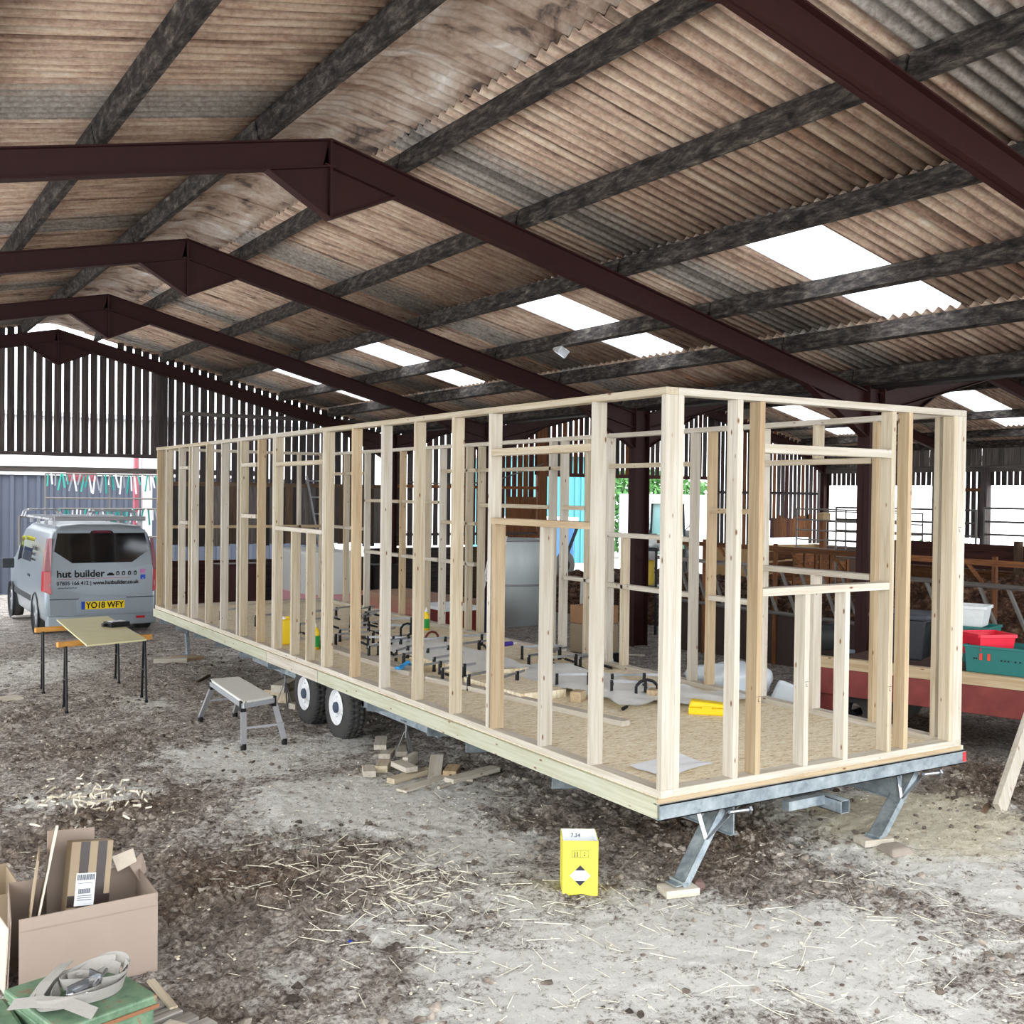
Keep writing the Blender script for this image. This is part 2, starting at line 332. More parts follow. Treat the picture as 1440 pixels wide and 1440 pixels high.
def corr(path, y0, y1, mat, name, parent, th=0.009, amp=AMP, seg=6, **kw):
    dy = PITCHC / seg; k0 = math.floor(y0 / dy) ; k1 = math.ceil(y1 / dy); ys = [k * dy for k in range(k0, k1 + 1)]
    V = []; n = len(path); ny = len(ys)
    for s in (0, th):
        for y in ys:
            for i, (x, z) in enumerate(path):
                am = amp[i] if isinstance(amp, (list, tuple)) else amp
                V.append((x, y, z + s + am * math.cos(2 * math.pi * y / PITCHC)))
    F = []; o = n * ny
    for j in range(ny - 1):
        for i in range(n - 1):
            a = j * n + i; F += [(a, a + 1, a + n + 1, a + n), (o + a, o + a + n, o + a + n + 1, o + a + 1)]
        F += [(j * n, (j + 1) * n, o + (j + 1) * n, o + j * n), (j * n + n - 1, o + j * n + n - 1, o + (j + 1) * n + n - 1, (j + 1) * n + n - 1)]
    me = bpy.data.meshes.new(name); me.from_pydata(V, [], F); me.materials.append(mat); me.update()
    me.polygons.foreach_set('use_smooth', [True] * len(me.polygons))
    return put(name, me, parent, **kw)
BASE = ROOF_H + AMP
def strips(fixed):
    ed = [YF] + [e for f in fixed for e in f] + [19.95]; out = []
    for a, b in zip(ed[:-1], ed[1:]):
        if (a, b) in fixed: out.append((a, b, True)); continue
        k = max(1, round((b - a) / 1.02)); out += [(a + (b - a) * i / k, a + (b - a) * (i + 1) / k, False) for i in range(k)]
    return out
roof_r = struct('roof_slope_east'); roof_l = struct('roof_slope_west'); roof_e2 = struct('roof_second_span_east'); roof_w2 = struct('roof_second_span_west'); ridge = struct('roof_ridge')
SKY1 = [(-2.75, -1.73), (2.15, 3.17), (6.48, 7.48), (11.92, 12.85), (16.4, 17.15)]
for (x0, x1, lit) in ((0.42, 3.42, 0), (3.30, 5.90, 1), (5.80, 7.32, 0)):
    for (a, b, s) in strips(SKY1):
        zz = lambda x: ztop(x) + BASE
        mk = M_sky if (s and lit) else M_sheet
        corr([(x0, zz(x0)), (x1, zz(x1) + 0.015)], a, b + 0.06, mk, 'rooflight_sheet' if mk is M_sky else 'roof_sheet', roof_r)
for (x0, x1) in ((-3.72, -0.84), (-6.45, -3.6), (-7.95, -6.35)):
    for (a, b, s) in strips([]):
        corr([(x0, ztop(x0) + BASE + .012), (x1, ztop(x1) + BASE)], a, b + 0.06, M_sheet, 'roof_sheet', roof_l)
for (a, b, s) in strips([]):
    P = [(-0.98, ztop(-0.98) + BASE + 0.035), (-0.66, ztop(-.66) + BASE + 0.02), (-0.45, ztop(-.45) + BASE + 0.0), (-0.28, ztop(-.28) + BASE - 0.01), (-0.1, ztop(-.1) + BASE - .015), (0.1, ztop(.1) + BASE - .01), (0.3, ztop(.3) + BASE + .012), (0.62, ztop(.62) + BASE + 0.035)]
    corr(P, a, b + 0.07, M_ridge, 'ridge_piece', ridge, amp=[AMP, AMP * .8, .014, .005, .005, .012, AMP * .8, AMP])
SKY2 = [(6.2, 7.2), (11.12, 12.2), (16.68, 17.75)]
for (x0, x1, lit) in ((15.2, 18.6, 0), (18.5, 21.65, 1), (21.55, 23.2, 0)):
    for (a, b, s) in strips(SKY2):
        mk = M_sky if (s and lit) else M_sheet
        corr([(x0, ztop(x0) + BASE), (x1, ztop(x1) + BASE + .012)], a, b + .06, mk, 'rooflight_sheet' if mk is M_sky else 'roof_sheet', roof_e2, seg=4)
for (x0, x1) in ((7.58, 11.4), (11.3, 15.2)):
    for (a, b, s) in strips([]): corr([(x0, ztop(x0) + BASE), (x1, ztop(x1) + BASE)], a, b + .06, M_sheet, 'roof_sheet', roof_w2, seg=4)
# purlins -----------------------------------------------------------
n = NT('weathered_purlin'); v = n.coord('Object'); a = n.noise(n.coord('Object', (8, 2.6, 8)), 2.0, 8, 0.75, 0.3)
c = n.ramp(a, [(0.38, lin(26, 24, 24)), (0.5, lin(58, 52, 49)), (0.62, lin(94, 87, 80)), (0.76, lin(160, 152, 136))]); n.bump(a, .4, .01); M_purlin = n.fin(c, 0.9)
XP = [0.55, 1.93, 3.27, 4.62, 5.83, 7.1, -0.87, -2.29, -3.6, -5.0, -6.4, -7.6] + [7.9, 9.2, 10.5, 11.9, 13.2, 14.6, 15.66, 16.95, 18.2, 19.4 + .85, 21.7, 22.6]
for k in range(-2, 3):
    for X in XP:
        ang = -math.atan(SR) if (RX < X < VX or X > RX2) else math.atan(SL if X < 0 else SR)
        bb = MB(); bb.obox((X, FR(k) + BAY / 2, ztop(X) + 0.098), (0.085, BAY - 0.03, 0.195), Euler((0, -ang, 0)))
        obj('purlin', bb, M_purlin, kind='structure')
# portal frames -------------------------------------------------------
def ibeam(mb, a, b, d, w=0.13, t=0.014):  # top edge from a to b (x,z) in plane of local y=0
    (x0, z0), (x1, z1) = a, b; L = math.hypot(x1 - x0, z1 - z0); ang = math.atan2(z1 - z0, x1 - x0); nx, nz = math.sin(ang), -math.cos(ang)
    for off, hh, ww in ((t / 2, t, w), (d / 2, d, t), (d - t / 2, t, w)):
        mb.obox(((x0 + x1) / 2 + nx * off, 0, (z0 + z1) / 2 + nz * off), (L, ww, hh), Euler((0, -ang, 0)))
def hcol(mb, x, z0, z1, d=0.25, w=0.16, t=0.014):
    mb.box((x - d / 2, -w / 2, z0), (x - d / 2 + t, w / 2, z1)); mb.box((x + d / 2 - t, -w / 2, z0), (x + d / 2, w / 2, z1)); mb.box((x - d / 2, -t / 2, z0), (x + d / 2, t / 2, z1))
D = 0.26
def haunch(mb, xa, za, xb, zb, xc, zc):  # triangular plate a-b-c with bottom flange b-c
    mb.prism([(xa, za), (xb, zb), (xc, zc)], -0.007, 0.007, 'Y')
    L = math.hypot(xc - xb, zc - zb); ang = math.atan2(zc - zb, xc - xb); mb.obox(((xb + xc) / 2, 0, (zb + zc) / 2), (L, 0.13, 0.014), Euler((0, -ang, 0)))
r1, r2, r3, r4 = MB(), MB(), MB(), MB()
ibeam(r1, (-7.7, ztop(-7.7)), (RX, RZ), D); ibeam(r2, (RX, RZ), (VX - .1, ztop(VX - .1)), D)
ibeam(r3, (VX + .1, ztop(VX + .1)), (RX2, RZ), D); ibeam(r4, (RX2, RZ), (WX, ztop(WX)), D)
ap = MB(); haunch(ap, RX, RZ - D, RX, 4.5, -0.85, ztop(-.85) - D + .02); haunch(ap, RX, RZ - D, RX, 4.5, 0.5, ztop(.5) - D + .01); ap.box((RX - .012, -.065, 4.5), (RX + .012, .065, RZ - .01))
ap2 = MB(); haunch(ap2, RX2, RZ - D, RX2, 4.6, RX2 - .7, ztop(RX2 - .7) - D); haunch(ap2, RX2, RZ - D, RX2, 4.6, RX2 + .7, ztop(RX2 + .7) - D); ap2.box((RX2 - .012, -.065, 4.6), (RX2 + .012, .065, RZ - .01))
ha = []
for xc, sg in ((VX - .12, -1), (VX + .12, 1), (WX - .12, -1), (-7.58, 1)):
    h = MB(); h.prism([(xc, ztop(xc) - D + .01), (xc, 2.72), (xc + sg * 1.15, ztop(xc + sg * 1.15) - D + .01)], -0.007, 0.007, 'Y')
    xb, zb, xcc, zcc = xc, 2.72, xc + sg * 1.15, ztop(xc + sg * 1.15) - D
    ang = math.atan2(zcc - zb, xcc - xb); h.obox(((xb + xcc) / 2, 0, (zb + zcc) / 2), (math.hypot(xcc - xb, zcc - zb), .13, .014), Euler((0, -ang, 0))); ha.append(h.mesh('haunch', M_oxide))
ap3 = MB(); haunch(ap3, RX, RZ - D, RX, 4.80, -0.6, ztop(-.6) - D + .02); haunch(ap3, RX, RZ - D, RX, 4.80, 0.32, ztop(.32) - D + .01); ap3.box((RX - .012, -.065, 4.80), (RX + .012, .065, RZ - .01))
AM_LOW = [ap3.mesh('apex_haunch', M_oxide)]
cols = []
for x, zt in ((-7.7, ztop(-7.7)), (VX, ztop(VX) + .25), (WX, ztop(WX))):
    h = MB(); hcol(h, x, -1.0, zt - .02, d=0.3 if x == VX else .25, w=.2 if x == VX else .16); cols.append(h.mesh('column', M_oxide))
RM = [m.mesh('rafter', M_oxide) for m in (r1, r2, r3, r4)]; AM = [m.mesh('apex_haunch', M_oxide) for m in (ap, ap2)]
for k in range(-2, 4):
    f = struct('portal_frame'); f.location = (0, FR(k), 0)
    for m in RM: put('rafter', m, f)
    for m in (AM if k >= 0 else AM_LOW): put('apex_haunch', m, f)
    for m in ha: put('haunch', m, f)
    for m in cols: put('column', m, f)
# valley gutter and eaves beam
g = MB(); g.box((VX - .13, YF, 3.37), (VX + .13, 19.4, 3.52)); struct('valley_gutter', g, plain('dark_gutter', (34, 28, 28), .6))
g = MB(); g.box((WX + .2, YF, 3.0), (WX + .32, 19.4, 3.15)); struct('eaves_gutter', g, plain('grey_gutter', (90, 88, 88), .6))

# ------------------------------------------------------------------ walls
wf = struct('wall_far')
def boards(parent, xs, ztopf, zbotf, matk, w=.142, th=.022, axis='X', c=YG, jit=.006, name='board'):
    for i, x in enumerate(xs):
        zb, zt = zbotf(x), ztopf(x) - random.uniform(0, .01); ww = w + random.uniform(-jit, jit) * 2.2; ln = random.uniform(-.006, .006)
        if zt <= zb: continue
        b = MB(); o = c + random.uniform(0, .01)
        if axis == 'X': b.hexa([(x - ww / 2, o, zb), (x + ww / 2, o, zb), (x + ww / 2, o + th, zb), (x - ww / 2, o + th, zb)] + [(x - ww / 2 + ln, o, zt), (x + ww / 2 + ln, o, zt), (x + ww / 2 + ln, o + th, zt), (x - ww / 2 + ln, o + th, zt)])
        else: b.hexa([(o, x - ww / 2, zb), (o + th, x - ww / 2, zb), (o + th, x + ww / 2, zb), (o, x + ww / 2, zb)] + [(o, x - ww / 2 + ln, zt), (o + th, x - ww / 2 + ln, zt), (o + th, x + ww / 2 + ln, zt), (o, x + ww / 2 + ln, zt)])
        obj(name, b, PAL[matk(x) + 'Z'], parent)
SP = 0.1815
mk = lambda x: 'dark' if (x < 8 or random.random() < .6) and not (10 < x < 12) else random.choice(['red', 'rust'])
xs = [-7.6 + SP * i for i in range(int(15.05 / SP))]
boards(wf, xs, lambda x: ztop(x) + (.2 if not -.8 < x < 1.1 else .0), lambda x: 2.66 if x < 1.9 else (2.1 if x < 6.9 else .6), mk)
xs2 = [7.6 + SP * i for i in range(int(15.1 / SP) + 2)]
boards(wf, xs2, lambda x: ztop(x) + .2, lambda x: (.6 if x < 11.95 else 2.46 if x < 18.25 else (.45 if x < 20.6 or x > 22.4 else 1.2)), mk)
def wbox(parent, name, a, b, mat): m = MB(); m.box(a, b); return obj(name, m, mat, parent)
wbox(wf, 'rail', (-7.6, YG - .07, 2.62), (1.95, YG, 2.7), PAL['darkX']); wbox(wf, 'rail', (2.35, YG - .06, 3.6), (7.3, YG, 3.69), PAL['greyX'])
wbox(wf, 'rail', (1.95, YG - .07, 2.03), (7.3, YG, 2.12), PAL['oldX']); wbox(wf, 'rail', (7.6, YG - .07, 2.06), (12, YG, 2.14), PAL['rustX']); wbox(wf, 'rail', (18.2, YG - .07, 2.02), (22.7, YG, 2.1), PAL['darkX'])
wbox(wf, 'rail', (7.6, YG - .06, .85), (12, YG, .92), PAL['darkX']); wbox(wf, 'header', (12, YG - .08, 2.42), (18.3, YG + .02, 2.52), PAL['redX'])
wbox(wf, 'rail', (7.75, YG - .07, 3.95), (12.6, YG, 4.05), PAL['rustX'])
wbox(wf, 'post', (11.93, YG - .12, -1), (12.2, YG + .04, 4.6), PAL['rustZ']); wbox(wf, 'post', (18.2, YG - .1, -1), (18.36, YG + .04, 4.4), PAL['darkZ']); wbox(wf, 'post', (1.92, YG - .1, -1), (2.1, YG + .04, 4.7), PAL['darkZ'])
# lower closed part: overlapping grey boards, a gap of light, then a low board wall
for i in range(27):
    x = 2.2 + i * .19; wbox(wf, 'low_board', (x, YG - .02, .68 + random.uniform(-.02, .03)), (x + .186, YG + .01, 2.08), PAL[random.choice(['dark', 'grey', 'dark', 'old', 'dark'])+'Z'])
for i in range(10):
    wbox(wf, 'low_panel', (2.0 + i * .99, YG - .03, -1), (2.97 + i * .99, YG + .02, .35 if i < 5 else .55), PAL[random.choice(['old', 'red', 'dark'])+'X'])
for i in range(13): wbox(wf, 'patch_board', (20.65 + i * .14, YG - .05, .66), (20.65 + i * .14 + .135, YG - .02, 1.22 + random.uniform(0, .2)), PAL[random.choice(['rust', 'rust', 'red'])+'Z'])
for i in range(5): wbox(wf, 'wall_block', (18.3 + i * .9, YG - .1, -1), (19.18 + i * .9, YG + .05, .44), plain('ochre_block', (150, 124, 88), .9, scale=12))
wbox(wf, 'ply_panel', (10.95, YG - .05, -.6), (11.9, YG - .02, 1.86), PAL['rustZ'])
wbox(wf, 'lintel', (-7.6, YG + .25, 2.28), (4.5, YG + .4, 2.4), PAL['greyX'])
# right wall X = 22.8
wr = struct('wall_right')
ys = [19.3 - .17 * i for i in range(115)]
boards(wr, ys, lambda y: 3.42, lambda y: 2.86, lambda x: 'grey', w=.16, axis='Y', c=WX + .05, jit=.004)
wbox(wr, 'rail', (WX - .02, 0, 2.7), (WX + .05, 19.3, 2.88), PAL['greyY'])
boards(wr, [19.2 - .185 * i for i in range(66)], lambda y: 2.72, lambda y: 2.32 if y > 15.2 or y < 13.6 else .85, lambda x: 'dark', w=.14, axis='Y', c=WX + .06)
wbox(wr, 'post', (WX - .1, 15.05, -1), (WX + .1, 15.25, 2.8), PAL['darkZ']); wbox(wr, 'post', (WX - .1, 13.5, -1), (WX + .1, 13.7, 2.8), PAL['darkZ'])
wbox(wr, 'rail', (WX - .08, 13.6, 2.15), (WX, 15.2, 2.25), PAL['rustY'])
for i in range(12): wbox(wr, 'wall_block', (WX - .05, 19.4 - 1.4 * (i + 1), -1.1), (WX + .12, 19.38 - 1.4 * i, .42 if i < 3 else .66), plain('brown_block', (112, 92, 80), .9, scale=12))

# ------------------------------------------------------------------ the hut: stud frame on a trailer
hut = thing('hut_frame', 'long pale softwood stud frame of a hut on a galvanised twin-axle trailer', 'hut frame')
SW, SD, LH, WH, TOP, SOLE = .045, .095, 12.0, 2.83, 2.573, .122
def member(name, a, b, kind, ax, **kw): m = MB(); m.box(a, b); return obj(name, m, PAL[kind + ax], hut, bevel=.003, **kw)
z0, z1 = SOLE + SW, TOP - SW
pick = lambda: random.choice(['pale', 'pale', 'pine', 'pine'])
NEAR = [(11.944, 'tan'), (11.424, 0), (10.718, 0), (10.20, 0), (10.056, 0), (9.382, 0), (8.718, 0), (8.07, 0), (7.947, 0), (7.321, 'tan'), (6.80, 'pale'), (6.745, 'pine'), (5.335, 'pale'), (5.285, 'pine'), (4.611, 'tan'), (3.955, 'pale'), (3.302, 'pine'), (2.636, 'pine'), (2.057, 'pale'), (.751, 'pale'), (.045, 'pale')]
for y, kd in NEAR: member('stud', (0, y - SW, z0), (SD, y, z1), kd or pick(), 'Z')
member('stud', (0, 1.993 - SW, z0), (SD, 1.993, 1.70), 'tan', 'Z')
member('stud', (0, 1.345 - SW, z0), (SD, 1.345, 1.70), 'pale', 'Z')
for y in (6.211, 5.764): member('stud', (0, y - SW, z0), (SD, y, 1.495), 'pine', 'Z')
member('header', (0, .751, 2.21), (SD, 2.02, 2.262), 'pine', 'Y'); member('sill', (0, .751, 1.70), (SD, 2.02, 1.747), 'tan', 'Y')
member('header', (0, 5.34, 2.205), (SD, 6.70, 2.25), 'pine', 'Y'); member('sill', (0, 5.34, 1.495), (SD, 6.70, 1.54), 'pale', 'Y')
for a, b, z in ((10.25, 10.70, 2.22), (10.25, 10.70, 1.45), (7.37, 7.92, 2.215), (7.37, 7.92, 1.605)): member('nogging', (0, a, z), (SD, b, z + SW), 'pale', 'Y')
for a, b, kd in ((0, 5.34, 'pine'), (5.34, 9.2, 'pale'), (9.2, LH, 'pine')): member('top_plate', (0, a, z1), (SD, b, TOP), kd, 'Y'); member('sole_plate', (0, a, SOLE), (SD, b, z0), 'pale', 'Y')
# right-hand long wall
X0, X1 = WH - SD, WH
for y in (11.95, 11.2, 10.40, 9.75, 9.17, 8.4, 7.96, 7.24, 6.93, 5.32, 5.09, 4.62, 4.24, 2.91, 2.67, 2.0, .77, .2, .045):
    member('stud', (X0, y - SW, z0), (X1, y, z1), 'tan' if y in (2.67, .77, 9.17) else pick(), 'Z')
for y in (3.97, 3.3): member('stud', (X0, y - SW, z0), (X1, y, 1.49), 'pine', 'Z')
member('stud', (X0, 1.385 - SW, z0), (X1, 1.385, 1.28), 'pale', 'Z'); member('stud', (X0, 1.385 - SW, 2.25), (X1, 1.385, z1), 'pine', 'Z')
for a, b, z in ((.78, 1.96, 2.20), (.78, 1.96, 1.28), (2.9, 4.2, 2.21), (2.9, 4.2, 1.49), (2.9, 4.2, .96), (2.05, 2.63, .96), (5.1, 6.9, 2.2), (5.3, 6.9, 1.76), (4.6, 5.05, 1.76), (7.0, 7.9, 2.2), (7.0, 7.9, 1.52), (7.0, 7.9, 1.0), (8.0, 9.1, 1.78), (8.0, 9.1, 1.0), (9.2, 10.4, 1.78), (9.2, 10.4, 1.0), (10.45, 11.9, 1.34), (10.45, 11.9, 2.2)):
    member('nogging', (X0, a, z), (X1, b, z + SW), 'pine' if z > 1.5 else 'pale', 'Y')
member('nogging', (X0, 2.05, 1.77), (X1, 2.63, 1.815), 'tan', 'Y'); member('nogging', (X0, 4.3, .98), (X1, 5.0, 1.02), 'pale', 'Y')
for a, b in ((0, 4.3), (4.3, 8.4), (8.4, LH)): member('top_plate', (X0, a, z1), (X1, b, TOP), pick(), 'Y'); member('sole_plate', (X0, a, SOLE), (X1, b, z0), 'pale', 'Y')
# near end wall
for x, zt, kd, zb in ((.14, z1, 'pale', z0), (.62, z1, 'pale', z0), (.81, z1, 'tan', z0), (1.24, 1.295, 'pale', z0), (1.62, 1.295, 'pale', z0), (2.06, z1, 'pine', z0), (2.235, z1, 'tan', z0), (2.735, z1, 'pine', z0)):
    member('stud', (x - SW, 0, zb), (x, SD, zt), kd, 'Z')
member('header', (.81, 0, 2.205), (2.015, SD, 2.262), 'pale', 'X'); member('sill', (.81, 0, 1.295), (2.015, SD, 1.345), 'pale', 'X')
member('top_plate', (SD, 0, z1), (X0, SD, TOP), 'pale', 'X'); member('sole_plate', (SD, 0, SOLE), (X0, SD, z0), 'pale', 'X')
# far end wall
for x in (.14, .62, 1.1, 1.9, 2.3, 2.69): member('stud', (x - SW, LH - SD, z0), (x, LH, z1), pick(), 'Z')
member('top_plate', (SD, LH - SD, z1), (X0, LH, TOP), 'pale', 'X'); member('sole_plate', (SD, LH - SD, SOLE), (X0, LH, z0), 'pale', 'X'); member('nogging', (.14, LH - SD, 1.34), (2.65, LH, 1.385), 'tan', 'X')
# deck of OSB sheets, fascia boards
for i in range(10):
    for j in range(2):
        m = MB(); m.box((.002 + j * 1.415, i * 1.2 + .001, .096), (1.413 + j * 1.415, i * 1.2 + 1.198, SOLE)); obj('deck_board', m, M_osb, hut)
for a, b, kd in ((.0, 5.335, 'treated'), (5.345, 6.86, 'pale'), (6.87, LH, 'treated')): member('fascia_board', (-.03, a, 0), (0, b, SOLE - .004), kd, 'Y')
member('fascia_board', (WH, 0, 0), (WH + .03, LH, SOLE), 'treated', 'Y')
m = MB(); m.box((-.03, -.004, .094), (WH, 0, .121)); obj('deck_edge', m, PAL['tanX'], hut)
M_pencil = plain('pencil_mark', (60, 50, 46), .8, var=0)
for x, y, z in ((.787, -.0008, .66), (1.215, -.0008, .72), (2.036, -.0008, .62), (2.77, -.0008, 1.72)):
    m = MB(); m.box((x - .018, y - .0006, z), (x + .018, y, z + .003)); m.box((x - .006, y - .0006, z - .03), (x - .002, y, z - .01)); m.box((x - .006, y - .0006, z - .03), (x + .008, y, z - .027)); obj('pencil_mark', m, M_pencil, hut, kind='stuff')
# chassis
ch = MB(); ch.box((-.03, -.03, 0), (WH + .02, -.022, .094)); ch.box((-.03, -.03, .088), (WH + .02, .03, .094)); ch.box((-.03, -.03, 0), (WH + .02, .03, .006)); obj('end_channel', ch, M_galv, hut)
ch = MB(); ch.obox((WH - .0, -.032, .047), (.035, .004, .07)); obj('reflector', ch, plain('red_reflector', (190, 60, 66), .4), hut)
for x in (.62, WH - .62):
    ch = MB(); ch.box((x - .03, .03, -.20), (x + .03, LH, -.194)); ch.box((x - .004, .03, -.2), (x + .004, LH, .0)); ch.box((x - .03, .03, -.006), (x + .03, LH, 0)); obj('main_rail', ch, M_galv, hut)
for i, y in enumerate((1.15, 2.35, 3.0, 4.2, 6.9, 7.9, 8.9, 9.9, 10.8, 11.7)):
    ch = MB(); ch.prism([(0.0, 0), (WH, 0), (WH, -.05), (WH - .62, -.16), (.62, -.16), (0.0, -.09)], y, y + .006, 'Y'); ch.box((0, y, -.006), (WH, y + .05, 0)); obj('outrigger', ch, M_galv, hut)
ch = MB(); ch.box((.26, 3.3, -.19), (.30, 8.2, -.0)); obj('axle_rail', ch, M_galv, hut)
ch = MB(); ch.box((1.38, -.16, -.13), (1.46, 6, -.125)); ch.box((1.38, -.16, -.05), (1.46, 6, -.045)); ch.box((1.38, -.16, -.13), (1.385, 6, -.045)); ch.box((1.455, -.16, -.13), (1.46, 6, -.045)); ch.box((1.05, -.02, -.1), (1.38, .04, -.04)); obj('tow_socket', ch, M_galv, hut)
# wheels
def wheel_mesh(R=.33, W_=.2):
    t = MB(); pr = [(R * .54, .01), (R * .62, -.0), (R * .80, -.005), (R * .93, .012), (R, .045), (R, W_ - .045), (R * .93, W_ - .012), (R * .54, W_)]; t.lathe(pr, n=40, axis='X'); t.smooth = True
    for i in range(36):
        a = 2 * math.pi * i / 36
        for q, xx in ((0, .03), (1, .085), (0, .14)):
            aa = a + q * .09; t.obox((xx + .012, math.cos(aa) * R, math.sin(aa) * R), (.045, .034, .016), Euler((aa + math.pi / 2, 0, 0)))
    r = MB(); r.lathe([(R * .55, .0), (R * .53, .0), (R * .50, .03), (R * .44, .045), (R * .32, .03), (R * .2, .028), (R * .2, .01), (0.001, .01)], n=32, axis='X')
    for i in range(5): a = 2 * math.pi * i / 5; r.cyl((.015, math.cos(a) * R * .33, math.sin(a) * R * .33), (.03, math.cos(a) * R * .33, math.sin(a) * R * .33), .01, n=6)
    h = MB(); h.cyl((-.01, 0, 0), (.03, 0, 0), R * .17, n=16); h.cyl((-.02, 0, 0), (-.01, 0, 0), R * .12, R * .17, n=16)
    return t, r, h
tt, rr, hh = wheel_mesh(.325)
TM, RMs, HM = tt.mesh('tyre', M_rubber), rr.mesh('rim', M_white, True), hh.mesh('hub', plain('blue_grey_hub', (70, 84, 100), .5))
for y in (5.22, 6.1):
    for x, s in ((.12, 1), (WH - .12, -1)):
        zc = gpt(x + s * .1, y) + .31
        w = put('wheel', TM, hut, (x, y, zc), (0, 0, 0 if s > 0 else math.pi)); put('rim', RMs, w); put('hub', HM, w)
ch = MB()
for y in (5.22, 6.1): ch.cyl((.3, y, -.24), (WH - .3, y, -.24), .04, n=12)
obj('axle', ch, M_galv, hut)
ch = MB(); ch.box((.26, 4.85, -.2), (.3, 6.5, -.06)); ch.obox((.28, 4.7, -.12), (.05, .12, .16)); obj('suspension_plate', ch, M_galv, hut)
def prop(a, b, side=1):
    a, b = Vector(a), Vector(b); d = (b - a).normalized(); L = MB(); w = .1
    sd = Vector((0, 1, 0)); u = d.cross(sd).normalized()
    for off, ww, hh_ in ((0, w, .006), (w / 2, .006, .05), (-w / 2, .006, .05)):
        p = sd * off + (u * .022 if off else Vector()); L.bar(a + p, b + p, ww, hh_, up=u)
    L.cyl(b + Vector((0, -.06, .015)), b + Vector((0, .06, .015)), .012, n=8); L.obox(b + Vector((0, 0, .004)), (.1, .1, .008))
    lg = obj('prop_leg', L, M_galv, hut)
    B = MB(); m = a.lerp(b, .42); B.bar(m + Vector((0, -.05, .0)), Vector((a.x + .14, a.y - .05, -.03)), .03, .008); B.bar(m + Vector((0, -.05, 0)), Vector((a.x - .2, a.y - .05, -.01)), .03, .008, up=(0, 1, 0)); B.cyl((a.x + .02, a.y - .1, -.045), (a.x + .16, a.y - .12, -.045), .014, n=10); B.cyl((a.x + .16, a.y - .12, -.045), (a.x + .18, a.y - .12, -.045), .026, n=6)
    obj('stay', B, M_steel, lg)
prop((.55, .12, -.02), (.12, -.02, gz(0) + .05)); prop((2.42, .12, -.02), (1.87, -.02, gz(0) + .05)); prop((.33, 11.6, 0), (.42, 11.75, gz(11) + .06)); prop((2.4, 11.6, 0), (2.3, 11.8, gz(11) + .06))

